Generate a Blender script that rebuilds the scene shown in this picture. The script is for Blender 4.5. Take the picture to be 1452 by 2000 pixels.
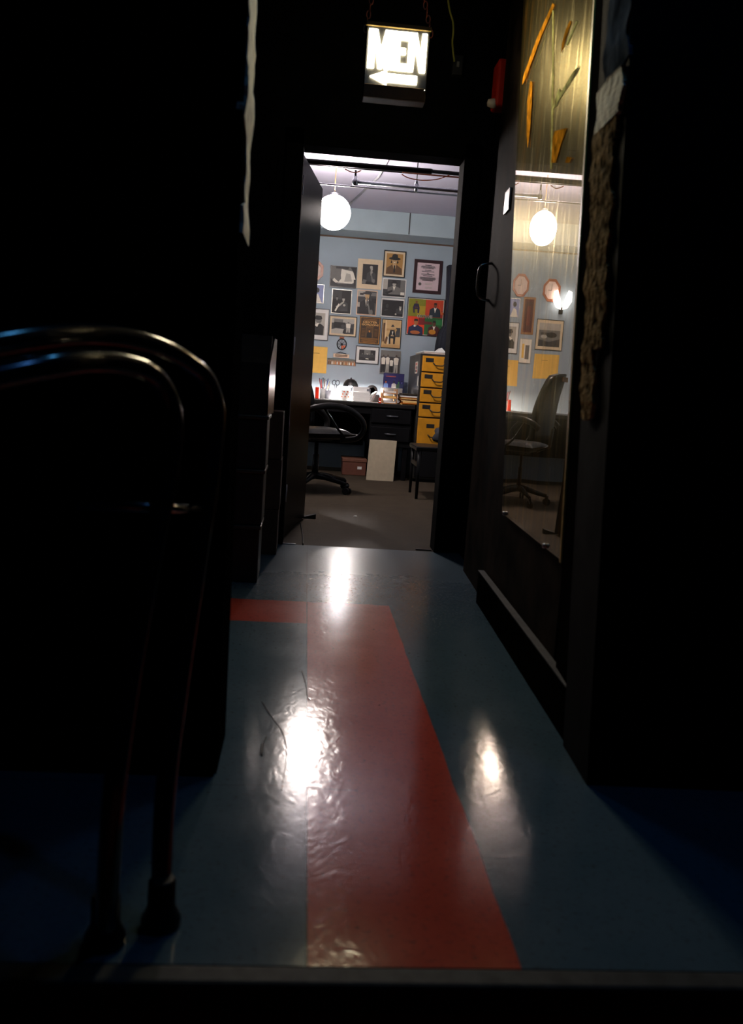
import bpy, bmesh, math, random
from mathutils import Vector, Matrix
random.seed(7)
C = bpy.context.scene.collection
for o in list(bpy.data.objects): bpy.data.objects.remove(o)
SC = bpy.context.scene

# ------------------------------------------------------------------ camera
F, CX, CY, H = 1700.0, 726.0, 1000.0, 0.82
_fw = Vector((600-CX, 748-CY, F)).normalized()
_t = math.tan(math.radians(3.9))
_u = Vector((_t, -1.0, 0)); _u.z = -(_u.x*_fw.x+_u.y*_fw.y)/_fw.z; _u.normalize()
_r = _fw.cross(_u)
if _r.x < 0: _r = -_r
def at(px, py, X=None, Y=None, Z=None):
    d = Vector((px-CX, py-CY, F)); w = Vector((d.dot(_r), d.dot(_fw), d.dot(_u)))
    t = X/w.x if X is not None else (Y/w.y if Y is not None else (Z-H)/w.z)
    return Vector((w.x*t, w.y*t, w.z*t+H))
cam = bpy.data.cameras.new('camera'); camo = bpy.data.objects.new('camera', cam); C.objects.link(camo)
right = Vector((_r.x, _fw.x, _u.x)); down = Vector((_r.y, _fw.y, _u.y)); fwd = Vector((_r.z, _fw.z, _u.z))
M = Matrix.Identity(4)
for i in range(3):
    M[i][0] = right[i]; M[i][1] = -down[i]; M[i][2] = -fwd[i]
M[2][3] = H
camo.matrix_world = M
cam.sensor_fit = 'VERTICAL'; cam.sensor_height = 36.0; cam.sensor_width = 36.0*1452/2000; cam.lens = F*36/2000
cam.clip_start = 0.05; cam.clip_end = 60
cam.dof.use_dof = True; cam.dof.focus_distance = 6.5; cam.dof.aperture_fstop = 4.0
SC.camera = camo

# ------------------------------------------------------------------ world, lights, exposure
SC.view_settings.view_transform = 'Standard'; SC.view_settings.look = 'None'
SC.view_settings.gamma = 1.0; SC.view_settings.use_curve_mapping = False
SC.view_settings.exposure = 0.0
W = bpy.data.worlds.new('world'); SC.world = W; W.use_nodes = True
W.node_tree.nodes['Background'].inputs[0].default_value = (0.1, 0.3, 1.0, 1)
W.node_tree.nodes['Background'].inputs[1].default_value = 0.0004

def area(name, loc, target, size, power, col, size_y=None, spread=180):
    L = bpy.data.lights.new(name, 'AREA'); L.energy = power; L.color = col; L.size = size
    if size_y: L.shape = 'RECTANGLE'; L.size_y = size_y
    L.spread = math.radians(spread)
    o = bpy.data.objects.new(name, L); C.objects.link(o); o.location = loc
    o.rotation_euler = (Vector(target)-Vector(loc)).to_track_quat('-Z', 'Y').to_euler()
    return o
GLOBE_E, SIGN_E, BULB_E = 128.0, 85.0, 7500.0
# added dim blue fill over the near opening, set for rail glints
area('blue_fill_light', (0.72, 1.45, 2.6), (0.1, 1.3, 0.0), 0.07, 1.3, (0.10, 0.36, 1.0))
# added cold fill below the corridor ceiling, with no visible lamp
area('corridor_fill', (0.26, 2.25, 2.62), (0.26, 2.35, 0.0), 0.09, 1.6, (0.10, 0.48, 1.0))

# ------------------------------------------------------------------ materials
MATS = {}
def mat(name, col, rough=0.6, metal=0.0, emit=0.0, ecol=None, var=0.12, nscale=30.0, bump=0.0, spec=0.5, coat=0.0, alpha=1.0, trans=0.0):
    if name in MATS: return MATS[name]
    m = bpy.data.materials.new(name); m.use_nodes = True; N = m.node_tree.nodes; L = m.node_tree.links
    b = N['Principled BSDF']
    b.inputs['Roughness'].default_value = rough; b.inputs['Metallic'].default_value = metal
    b.inputs['Specular IOR Level'].default_value = spec; b.inputs['Coat Weight'].default_value = coat
    b.inputs['Coat Roughness'].default_value = 0.1
    b.inputs['Transmission Weight'].default_value = trans
    tc = N.new('ShaderNodeTexCoord'); nz = N.new('ShaderNodeTexNoise'); nz.inputs['Scale'].default_value = nscale
    nz.inputs['Detail'].default_value = 4; L.new(tc.outputs['Object'], nz.inputs['Vector'])
    cr = N.new('ShaderNodeValToRGB'); cr.color_ramp.elements[0].position = 0.3; cr.color_ramp.elements[1].position = 0.7
    cr.color_ramp.elements[0].color = tuple(c*(1-var) for c in col)+(1,)
    cr.color_ramp.elements[1].color = tuple(min(1, c*(1+var)) for c in col)+(1,)
    L.new(nz.outputs['Fac'], cr.inputs['Fac']); L.new(cr.outputs['Color'], b.inputs['Base Color'])
    if emit:
        b.inputs['Emission Color'].default_value = tuple(ecol or col)+(1,); b.inputs['Emission Strength'].default_value = emit
    if bump:
        bp = N.new('ShaderNodeBump'); bp.inputs['Strength'].default_value = bump; bp.inputs['Distance'].default_value = 0.01
        L.new(nz.outputs['Fac'], bp.inputs['Height']); L.new(bp.outputs['Normal'], b.inputs['Normal'])
    MATS[name] = m
    return m

def col(*rgb):     # 0..255 srgb -> linear
    return tuple(((c/255)/12.92 if c/255 <= 0.04045 else (((c/255)+0.055)/1.055)**2.4) for c in rgb)

BLACKWALL = mat('black_wall_paint', (0.004, 0.004, 0.005), 0.85, spec=0.06, var=0.4, nscale=8, bump=0.25)
BLACKGLOSS = mat('black_gloss_paint', (0.003, 0.003, 0.003), 0.6, spec=0.0, var=0.3, nscale=12, bump=0.15)
BLACKPL = mat('black_plastic', (0.006, 0.006, 0.007), 0.4, spec=0.25)
BLACKPIPE = mat('black_pipe', (0.012, 0.012, 0.012), 0.4)
CHROME = mat('dark_chrome', (0.45, 0.45, 0.45), 0.16, 1.0, var=0.05)
DCHROME = mat('painted_tube', (0.10, 0.10, 0.105), 0.15, 0.9, var=0.2)
STEEL = mat('galvanised_steel', (0.45, 0.46, 0.5), 0.3, 1.0)
WHITE = mat('white_paper', (0.8, 0.79, 0.76), 0.7, var=0.03)
CREAM = mat('cream_mat', col(226, 205, 172), 0.7, var=0.05)
BLUEWALL = mat('pale_blue_paint', (0.34, 0.42, 0.485), 0.6, var=0.05, nscale=3, bump=0.05)
CEILW = mat('ceiling_paint', (0.46, 0.45, 0.56), 0.75, var=0.04, nscale=3)
BEAMW = mat('beam_paint', (0.36, 0.45, 0.50), 0.7, var=0.06, nscale=4)
PLASTER = mat('bare_plaster', (0.86, 0.76, 0.54), 0.8, var=0.25, nscale=40, bump=0.6)
DPLASTER = mat('dirty_plaster', (0.36, 0.25, 0.13), 0.8, var=0.95, nscale=42, bump=1.0, spec=0.0)
GPLASTER = mat('worn_paint_blue_lit', (0.10, 0.12, 0.14), 0.8, var=0.6, nscale=14, bump=0.8, spec=0.0)  # worn paint, with the blue light falling on it put into the grey
DARKWOOD = mat('dark_scuffed_wood', (0.006, 0.005, 0.004), 0.8, var=0.6, nscale=6, bump=0.2, spec=0.0)
RED = mat('red_plastic', (0.65, 0.03, 0.01), 0.3)
ORANGE = mat('orange_cable', (0.7, 0.13, 0.04), 0.5)
YELLOWM = mat('yellow_enamel', col(214, 146, 30), 0.42, var=0.12, nscale=14)
DGREY = mat('dark_grey_metal', (0.035, 0.033, 0.03), 0.4, 0.3, var=0.4, nscale=10)
MANILA = mat('manila_card', col(235, 190, 110), 0.7, var=0.08)
YPAPER = mat('yellow_paper', col(238, 190, 92), 0.7, var=0.05)
CARDB = mat('brown_cardboard', (0.10, 0.05, 0.03), 0.8, var=0.2)

def floor_material():
    m = bpy.data.materials.new('painted_floor'); m.use_nodes = True; N = m.node_tree.nodes; L = m.node_tree.links
    b = N['Principled BSDF']; tc = N.new('ShaderNodeTexCoord'); sp = N.new('ShaderNodeSeparateXYZ')
    L.new(tc.outputs['Object'], sp.inputs[0])
    def math_(op, a, b_, c=None):
        n = N.new('ShaderNodeMath'); n.operation = op
        for i, v in enumerate((a, b_, c)):
            if v is None: continue
            if isinstance(v, (int, float)): n.inputs[i].default_value = v
            else: L.new(v, n.inputs[i])
        return n.outputs[0]
    def band(s, lo, hi): return math_('MULTIPLY', math_('GREATER_THAN', s, lo), math_('LESS_THAN', s, hi))
    wob = N.new('ShaderNodeTexNoise'); wob.inputs['Scale'].default_value = 5; L.new(tc.outputs['Object'], wob.inputs['Vector'])
    X = math_('ADD', sp.outputs[0], math_('MULTIPLY', math_('SUBTRACT', wob.outputs['Fac'], 0.5), 0.012)); X0 = sp.outputs[0]
    Y = math_('ADD', sp.outputs[1], math_('MULTIPLY', math_('SUBTRACT', wob.outputs['Fac'], 0.5), 0.03))
    lng = math_('MULTIPLY', math_('GREATER_THAN', X0, 0.047), band(X, -9, 0.358))
    lng = math_('MULTIPLY', lng, band(Y, 1.0, 3.22))
    crs = math_('MULTIPLY', math_('LESS_THAN', X0, 0.30), band(Y, 2.92, 3.225))
    red = math_('MAXIMUM', lng, crs)
    nz = N.new('ShaderNodeTexNoise'); nz.inputs['Scale'].default_value = 6; nz.inputs['Detail'].default_value = 8; nz.inputs['Roughness'].default_value = 0.7
    L.new(tc.outputs['Object'], nz.inputs['Vector'])
    fine = N.new('ShaderNodeTexNoise'); fine.inputs['Scale'].default_value = 90; fine.inputs['Detail'].default_value = 5
    L.new(tc.outputs['Object'], fine.inputs['Vector'])
    def mixc(f, a, bb):
        n = N.new('ShaderNodeMix'); n.data_type = 'RGBA'
        if isinstance(f, (int, float)): n.inputs[0].default_value = f
        else: L.new(f, n.inputs[0])
        for i, v in ((6, a), (7, bb)):
            if isinstance(v, tuple): n.inputs[i].default_value = v
            else: L.new(v, n.inputs[i])
        return n.outputs[2]
    grey = mixc(nz.outputs['Fac'], (0.045, 0.09, 0.12, 1), (0.11, 0.165, 0.20, 1))
    redc = mixc(nz.outputs['Fac'], (0.42, 0.045, 0.03, 1), (0.70, 0.10, 0.06, 1))
    office = mixc(nz.outputs['Fac'], (0.030, 0.022, 0.015, 1), (0.085, 0.066, 0.046, 1))
    c = mixc(red, grey, redc)
    c = mixc(math_('GREATER_THAN', sp.outputs[1], 4.395), c, office)
    seam = math_('MULTIPLY', band(X0, 0.0445, 0.0475), math_('LESS_THAN', sp.outputs[1], 4.2))
    s2 = band(sp.outputs[1], 4.39, 4.402)
    s3 = math_('MULTIPLY', band(Y, 1.685, 1.689), math_('MULTIPLY', math_('LESS_THAN', X0, 0.15), 0.5))
    s4 = band(Y, 5.98, 5.986)
    sm = math_('MAXIMUM', math_('MAXIMUM', seam, s2), math_('MAXIMUM', s3, s4))
    c = mixc(math_('MULTIPLY', sm, 0.85), c, (0.01, 0.01, 0.01, 1))
    # stains and specks
    vo = N.new('ShaderNodeTexVoronoi'); vo.inputs['Scale'].default_value = 9; L.new(tc.outputs['Object'], vo.inputs['Vector'])
    spk = math_('LESS_THAN', vo.outputs['Distance'], 0.035)
    c = mixc(math_('MULTIPLY', spk, 0.7), c, (0.02, 0.015, 0.01, 1))
    dirt = math_('MULTIPLY', math_('SUBTRACT', fine.outputs['Fac'], 0.55), 2.0); dirt = math_('MAXIMUM', dirt, 0.0)
    c = mixc(math_('MULTIPLY', dirt, 1.6), c, (0.04, 0.035, 0.03, 1))
    L.new(c, b.inputs['Base Color'])
    rg = math_('ADD', 0.08, math_('MULTIPLY', nz.outputs['Fac'], 0.09))
    rg = math_('ADD', rg, math_('MULTIPLY', math_('MAXIMUM', math_('SUBTRACT', sp.outputs[1], 2.5), 0.0), 0.12))
    rg = math_('ADD', rg, math_('MULTIPLY', math_('GREATER_THAN', sp.outputs[1], 4.395), 0.30))
    L.new(rg, b.inputs['Roughness'])
    L.new(math_('SUBTRACT', 0.42, math_('MULTIPLY', math_('GREATER_THAN', sp.outputs[1], 4.395), 0.34)), b.inputs['Specular IOR Level'])
    # wrinkled film beside the seam, fine orange peel elsewhere
    wr = N.new('ShaderNodeTexNoise'); wr.inputs['Scale'].default_value = 26; wr.inputs['Detail'].default_value = 3; wr.inputs['Distortion'].default_value = 1.5
    mp = N.new('ShaderNodeMapping'); mp.inputs['Scale'].default_value = (1, 0.6, 1); L.new(tc.outputs['Object'], mp.inputs[0]); L.new(mp.outputs[0], wr.inputs['Vector'])
    strip = band(X, 0.05, 0.125)
    hgt = math_('ADD', math_('MULTIPLY', wr.outputs['Fac'], math_('ADD', 0.15, math_('MULTIPLY', strip, 0.20))), math_('MULTIPLY', fine.outputs['Fac'], 0.06))
    hgt = math_('ADD', hgt, math_('MULTIPLY', strip, 0.12))
    hgt = math_('SUBTRACT', hgt, math_('MULTIPLY', seam, 0.3))
    bp = N.new('ShaderNodeBump'); bp.inputs['Strength'].default_value = 0.5; bp.inputs['Distance'].default_value = 0.004
    L.new(hgt, bp.inputs['Height']); L.new(bp.outputs['Normal'], b.inputs['Normal'])
    return m

def panel_material():     # amber varnished board with long scratches
    m = bpy.data.materials.new('amber_scratched_board'); m.use_nodes = True; N = m.node_tree.nodes; L = m.node_tree.links
    b = N['Principled BSDF']; tc = N.new('ShaderNodeTexCoord')
    mp = N.new('ShaderNodeMapping'); mp.inputs['Scale'].default_value = (1, 9, 0.9); mp.inputs['Rotation'].default_value = (math.radians(14), 0, 0)
    L.new(tc.outputs['Object'], mp.inputs[0])
    n1 = N.new('ShaderNodeTexNoise'); n1.inputs['Scale'].default_value = 2.2; n1.inputs['Detail'].default_value = 6; n1.inputs['Distortion'].default_value = 0.6
    L.new(mp.outputs[0], n1.inputs['Vector'])
    cr = N.new('ShaderNodeValToRGB'); e = cr.color_ramp.elements
    e[0].position = 0.30; e[0].color = (0.10, 0.085, 0.03, 1); e[1].position = 0.66; e[1].color = (0.85, 0.52, 0.12, 1)
    k = cr.color_ramp.elements.new(0.5); k.color = (0.32, 0.25, 0.08, 1)
    L.new(n1.outputs['Fac'], cr.inputs['Fac']); L.new(cr.outputs['Color'], b.inputs['Base Color'])
    b.inputs['Roughness'].default_value = 0.5
    return m

def sheet_material():     # clear acrylic sheet: strong clean reflection plus scratches
    m = bpy.data.materials.new('scratched_clear_sheet'); m.use_nodes = True; N = m.node_tree.nodes; L = m.node_tree.links
    for n in list(N): N.remove(n)
    out = N.new('ShaderNodeOutputMaterial'); tr = N.new('ShaderNodeBsdfTransparent'); g1 = N.new('ShaderNodeBsdfGlossy'); g2 = N.new('ShaderNodeBsdfGlossy')
    tr.inputs[0].default_value = (0.93, 0.92, 0.86, 1)
    g1.inputs['Roughness'].default_value = 0.004; g1.inputs['Color'].default_value = (1.0, 0.90, 0.77, 1)
    g2.inputs['Roughness'].default_value = 0.32; g2.inputs['Color'].default_value = (1.0, 0.86, 0.50, 1)
    fr = N.new('ShaderNodeValue'); fr.outputs[0].default_value = 0.78
    m1 = N.new('ShaderNodeMixShader'); m2 = N.new('ShaderNodeMixShader')
    tc = N.new('ShaderNodeTexCoord'); 
    acc = None
    for rot, sc in ((18, 30), (-9, 22), (40, 26)):
        mp = N.new('ShaderNodeMapping'); mp.inputs['Scale'].default_value = (1, sc, 0.8); mp.inputs['Rotation'].default_value = (math.radians(rot), 0, 0)
        nz = N.new('ShaderNodeTexNoise'); nz.inputs['Scale'].default_value = 3.0; nz.inputs['Detail'].default_value = 3
        L.new(tc.outputs['Object'], mp.inputs[0]); L.new(mp.outputs[0], nz.inputs['Vector'])
        mr = N.new('ShaderNodeMapRange'); mr.inputs['From Min'].default_value = 0.62; mr.inputs['From Max'].default_value = 0.75
        mr.inputs['To Min'].default_value = 0.0; mr.inputs['To Max'].default_value = 0.35; L.new(nz.outputs['Fac'], mr.inputs['Value'])
        if acc is None: acc = mr.outputs[0]
        else:
            a = N.new('ShaderNodeMath'); a.operation = 'MAXIMUM'; L.new(acc, a.inputs[0]); L.new(mr.outputs[0], a.inputs[1]); acc = a.outputs[0]
    ad = N.new('ShaderNodeMath'); ad.operation = 'ADD'; ad.inputs[1].default_value = 0.06; L.new(acc, ad.inputs[0])
    L.new(fr.outputs[0], m1.inputs[0]); L.new(tr.outputs[0], m1.inputs[1]); L.new(g1.outputs[0], m1.inputs[2])
    L.new(ad.outputs[0], m2.inputs[0]); L.new(m1.outputs[0], m2.inputs[1]); L.new(g2.outputs[0], m2.inputs[2])
    L.new(m2.outputs[0], out.inputs[0])
    return m

# ------------------------------------------------------------------ mesh helpers
class MB:
    def __init__(s): s.bm = bmesh.new(); s.mats = []
    def mi(s, m):
        if m is None: return 0
        if m not in s.mats: s.mats.append(m)
        return s.mats.index(m)
    def _setm(s, faces, m, smooth=False):
        i = s.mi(m)
        for f in faces: f.material_index = i; f.smooth = smooth
    def hexa(s, p, m=None):      # 8 points: bottom 4 ccw, top 4 ccw
        v = [s.bm.verts.new(q) for q in p]
        fs = [s.bm.faces.new([v[i] for i in q]) for q in ((3,2,1,0),(4,5,6,7),(0,1,5,4),(1,2,6,5),(2,3,7,6),(3,0,4,7))]
        s._setm(fs, m); return s
    def box(s, lo, hi, m=None, bev=0.0):
        x0,y0,z0 = lo; x1,y1,z1 = hi
        n0 = set(s.bm.faces)
        s.hexa([(x0,y0,z0),(x1,y0,z0),(x1,y1,z0),(x0,y1,z0),(x0,y0,z1),(x1,y0,z1),(x1,y1,z1),(x0,y1,z1)], m)
        if bev:
            fs = [f for f in s.bm.faces if f not in n0]; es = list({e for f in fs for e in f.edges})
            mi = s.mi(m)
            r = bmesh.ops.bevel(s.bm, geom=es, offset=bev, segments=2, affect='EDGES', profile=0.5)
            for f in s.bm.faces:
                if f not in n0: f.material_index = mi
        return s
    def poly(s, pts, m=None, smooth=False):
        v = [s.bm.verts.new(q) for q in pts]; f = s.bm.faces.new(v); s._setm([f], m, smooth); return s
    def prism(s, pts, vec, m=None):     # outline extruded along vec
        a = [s.bm.verts.new(q) for q in pts]; vec = Vector(vec)
        b = [s.bm.verts.new(Vector(q)+vec) for q in pts]; n = len(pts)
        fs = [s.bm.faces.new(list(reversed(a))), s.bm.faces.new(b)]
        for i in range(n): fs.append(s.bm.faces.new([a[i], a[(i+1)%n], b[(i+1)%n], b[i]]))
        s._setm(fs, m); return s
    def tube(s, pts, r, m=None, seg=14, closed=False, flat=1.0):
        pts = [Vector(p) for p in pts]; n = len(pts); rings = []
        rr = r if isinstance(r, (list, tuple)) else [r]*n
        prev = None
        for i, p in enumerate(pts):
            if closed: t = (pts[(i+1)%n]-pts[i-1]).normalized()
            else: t = (pts[min(i+1,n-1)]-pts[max(i-1,0)]).normalized()
            if prev is None:
                a = Vector((0,0,1)) if abs(t.z) < 0.9 else Vector((1,0,0))
                nx = t.cross(a).normalized()
            else: nx = (prev - t*prev.dot(t)).normalized()
            prev = nx; ny = t.cross(nx)
            rings.append([s.bm.verts.new(p + nx*math.cos(2*math.pi*k/seg)*rr[i] + ny*math.sin(2*math.pi*k/seg)*rr[i]*flat) for k in range(seg)])
        fs = []
        for i in range(n if closed else n-1):
            A = rings[i]; B = rings[(i+1)%n]
            for k in range(seg): fs.append(s.bm.faces.new([A[k], A[(k+1)%seg], B[(k+1)%seg], B[k]]))
        s._setm(fs, m, True)
        if not closed:
            s._setm([s.bm.faces.new(list(reversed(rings[0]))), s.bm.faces.new(rings[-1])], m)
        return s
    def lathe(s, c, prof, m=None, seg=32, axis='z'):
        c = Vector(c); rings = []
        for r, h in prof:
            ring = []
            for k in range(seg):
                a = 2*math.pi*k/seg; x, y = r*math.cos(a), r*math.sin(a)
                q = (x, y, h) if axis == 'z' else ((x, h, y) if axis == 'y' else (h, x, y))
                ring.append(s.bm.verts.new(c+Vector(q)))
            rings.append(ring)
        fs = []
        for A, B in zip(rings, rings[1:]):
            for k in range(seg): fs.append(s.bm.faces.new([A[k], A[(k+1)%seg], B[(k+1)%seg], B[k]]))
        s._setm(fs, m, True)
        if prof[0][0] > 1e-5: s._setm([s.bm.faces.new(list(reversed(rings[0])))], m)
        if prof[-1][0] > 1e-5: s._setm([s.bm.faces.new(rings[-1])], m)
        return s
    def build(s, name, m=None, parent=None, **tags):
        bmesh.ops.recalc_face_normals(s.bm, faces=s.bm.faces)
        me = bpy.data.meshes.new(name); 
        base = Vector((0,0,0)); p = parent
        while p: base += p.location; p = p.parent
        if parent and not tags.pop('local', False): bmesh.ops.translate(s.bm, verts=s.bm.verts, vec=-base)
        tags.pop('local', None)
        s.bm.to_mesh(me); s.bm.free()
        for x in (s.mats or [m]): me.materials.append(x)
        if s.mats and m and m not in s.mats: pass
        o = bpy.data.objects.new(name, me); C.objects.link(o)
        if parent: o.parent = parent
        for k, v in tags.items(): o[k] = v
        return o
def thing(name, label, cat, loc=(0,0,0), group=None, rz=0):
    o = bpy.data.objects.new(name, None); C.objects.link(o); o.location = loc; o.rotation_euler.z = rz
    o.empty_display_size = 0.05; o['label'] = label; o['category'] = cat
    if group: o['group'] = group
    return o
def tag(o, label, cat, group=None, kind=None):
    o['label'] = label; o['category'] = cat
    if group: o['group'] = group
    if kind: o['kind'] = kind
    return o
def struct(o): o['kind'] = 'structure'; return o
def smooth_path(pts, n=6):
    P = [Vector(p) for p in pts]; out = []
    for i in range(len(P)-1):
        p0 = P[max(i-1,0)]; p1 = P[i]; p2 = P[i+1]; p3 = P[min(i+2,len(P)-1)]
        for k in range(n):
            t = k/n
            out.append(0.5*((2*p1)+(p2-p0)*t+(2*p0-5*p1+4*p2-p3)*t*t+(3*p1-p0-3*p2+p3)*t**3))
    out.append(P[-1]); return out
def text_into(mb, s, width, height, origin, m, depth=0.0005, bold=0.0):
    """letters facing -Y, lower left at origin, stretched to width x height"""
    cu = bpy.data.curves.new('lettering_curve', 'FONT'); cu.body = s; cu.size = 1; cu.resolution_u = 3; cu.offset = bold
    ob = bpy.data.objects.new('lettering_curve', cu); C.objects.link(ob)
    dg = bpy.context.evaluated_depsgraph_get(); me = bpy.data.meshes.new_from_object(ob.evaluated_get(dg))
    xs = [v.co.x for v in me.vertices]; ys = [v.co.y for v in me.vertices]
    x0, x1, y0, y1 = min(xs), max(xs), min(ys), max(ys); i = mb.mi(m); vs = []
    for v in me.vertices:
        vs.append(mb.bm.verts.new((origin[0]+(v.co.x-x0)/(x1-x0)*width, origin[1]-depth, origin[2]+(v.co.y-y0)/(y1-y0)*height)))
    for p in me.polygons:
        try:
            f = mb.bm.faces.new([vs[k] for k in p.vertices]); f.material_index = i
        except ValueError: pass
    bpy.data.objects.remove(ob); bpy.data.curves.remove(cu); bpy.data.meshes.remove(me)

# ------------------------------------------------------------------ the setting
YD = 4.396          # office door plane
YB = 8.75           # office back wall
ZC = 2.45
YN = 1.74           # near opening
fm = floor_material()
struct(MB().box((-1.6, 1.135, -0.12), (2.4, YB+0.1, 0.0)).build('floor', fm))
struct(MB().box((-1.6, 1.095, -0.045), (2.4, 1.135, 0.001), bev=0.006).build('trim_1', mat('grey_nosing', (0.05, 0.05, 0.045), 0.6, var=0.4, spec=0.2)))
struct(MB().box((-1.6, -0.6, -0.24), (2.4, 1.12, -0.17)).build('floor_lower', mat('dark_red_carpet', (0.20, 0.02, 0.015), 0.9, var=0.3, nscale=80)))
struct(MB().box((-1.6, 1.10, -0.17), (2.4, 1.134, -0.046)).build('trim_2', mat('red_riser_paint', (0.13, 0.02, 0.015), 0.7, var=0.3)))
# near opening: left and right wall ends
xl = -0.147
bm = MB(); bm.hexa([(-1.6,YN,0),(xl+0.004,YN,0),(xl+0.004,YN+0.2,0),(-1.6,YN+0.2,0),(-1.6,YN,2.9),(xl-0.006,YN,2.9),(xl-0.006,YN+0.2,2.9),(-1.6,YN+0.2,2.9)])
wl = struct(bm.build('wall_left', BLACKGLOSS))
bm = MB()      # plaster showing on the left wall end, ragged front edge
zs = [1.10+i*0.0175 for i in range(104)]; prev = None
random.seed(3)
A = []; B = []
for z in zs:
    jf = 0.006*math.sin(z*23)+random.uniform(-0.004, 0.004); 
    wob = 0.0035*math.sin(z*19)+0.002*math.sin(z*57)-(0.005 if 1.40 < z < 1.47 else 0)
    full = 1.0 if z > 1.30 else (0.55 if z > 1.16 or z < 1.02 else 0.9)
    A.append((xl+0.0085-0.01*z/2.9+wob*.8, YN+0.004+jf+(0.20*(1-full)), z)); B.append((xl+0.0075-0.01*z/2.9+wob*.8, YN+0.205, z))
for i in range(len(zs)-1): bm.poly([A[i], B[i], B[i+1], A[i+1]], None, True)
for i in range(len(zs)-1): bm.poly([(A[i][0]-0.018, A[i][1], A[i][2]), A[i], A[i+1], (A[i+1][0]-0.018, A[i+1][1], A[i+1][2])], None)
bm.build('bare_plaster', PLASTER, wl, label='chipped cream plaster along the edge')
# right pillar
def xr(z): return 0.652-0.048*z
bm = MB(); bm.hexa([(xr(0),YN,0),(2.4,YN-0.04,0),(2.4,YN+0.21,0),(xr(0)+.01,YN+0.21,0),(xr(2.9),YN,2.9),(2.4,YN-0.04,2.9),(2.4,YN+0.21,2.9),(xr(2.9)+.01,YN+0.21,2.9)])
wr_ = struct(bm.build('wall_right', BLACKWALL))
def chip(z0, z1, y0, y1, m, nm, lb, seed, off=0.003, n=26, tilt=0.0):
    n *= 3
    random.seed(seed); bm = MB(); A = []; B = []
    for i in range(n+1):
        z = z0+(z1-z0)*i/n; r = random.uniform
        ya = y0+0.008*math.sin(z*37+seed)+0.006*math.sin(z*91)+r(-.002, .002); yb = y1+0.010*math.sin(z*29+1)+0.006*math.sin(z*83)+r(-.003, .003)
        if i in (0, n): ya = (y0+y1)/2-0.01; yb = ya+0.03
        w = 0.0012*math.sin(z*60+seed)+r(-.0003, .0003)
        A.append(Vector((xr(z)-off+w-tilt, max(ya, YN-0.003), z))); B.append(Vector((xr(z)-off+w+0.004, yb, z)))
    for i in range(n):
        a0, b0, a1, b1 = A[i], B[i], A[i+1], B[i+1]
        m0 = (a0+b0)/2+Vector((-.002, 0, 0)); m1 = (a1+b1)/2+Vector((-.002, 0, 0))
        bm.poly([a0, m0, m1, a1]); bm.poly([m0, b0, b1, m1])
        bm.poly([a0, a1, a1+Vector((.008+tilt,0,0)), a0+Vector((.008+tilt,0,0))])
    return bm.build(nm, m, wr_, label=lb)
chip(1.47, 2.6, YN+0.005, YN+0.15, GPLASTER, 'worn_paint', 'worn patch high on the pillar, blue light put into its grey', 1)
chip(1.385, 1.475, YN+0.02, YN+0.19, PLASTER, 'bare_plaster', 'bright cream chip of bare plaster', 2, 0.005, 10, 0.003)
chip(0.93, 1.40, YN+0.05, YN+0.20, DPLASTER, 'worn_wood', 'brown scuffed patch below the cream chip', 4, 0.003, 30, 0.002)
chip(0.78, 0.95, YN+0.10, YN+0.19, DPLASTER, 'worn_wood', 'small brown scuff at the foot of the worn patch', 5, 0.004, 10)
# right side wall behind the pillar
def xw(y): return 0.80+0.035*(y-3.4)
bm = MB(); bm.hexa([(xw(1.9),1.9,0),(2.4,1.9,0),(2.4,YD,0),(xw(YD),YD,0),(xw(1.9),1.9,2.9),(2.4,1.9,2.9),(2.4,YD,2.9),(xw(YD),YD,2.9)])
struct(bm.build('wall_side', BLACKWALL))
struct(MB().box((-1.6, YN+0.2, 0), (-1.5, YD, 2.9)).build('wall_passage', BLACKWALL))
# dark post between pillar and board
bm = MB(); bm.hexa([(0.672,YN+.212,0),(0.80,YN+.212,0),(0.80,2.13,0),(0.688,2.13,0),(0.66,YN+.212,2.7),(0.80,YN+.212,2.7),(0.80,2.535,2.7),(0.705,2.535,2.7)])
struct(bm.build('trim_3', DARKWOOD))
struct(MB().box((-1.6, YN, 2.75), (2.4, YD+0.12, 2.85)).build('ceiling_corridor', BLACKWALL))
# office wall with the doorway
bm = MB(); bm.box((-1.7, YD, 0), (-0.087, YD+0.12, 2.9)); bm.box((0.71, YD, 0), (2.4, YD+0.12, 2.9)); bm.box((-0.087, YD, 1.945), (0.71, YD+0.12, 2.9))
struct(bm.build('wall_front', BLACKWALL))
bm = MB(); bm.box((0.70, YD-0.02, 0), (0.78, YD+0.13, 2.02), bev=0.004); bm.box((-0.16, YD-0.02, 0), (-0.077, YD+0.13, 2.02), bev=0.004); bm.box((-0.16, YD-0.02, 1.943), (0.78, YD+0.13, 2.02), bev=0.004)
struct(bm.build('trim_4', mat('black_jamb_paint', (0.004,0.004,0.004), 0.85, spec=0.04)))
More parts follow.
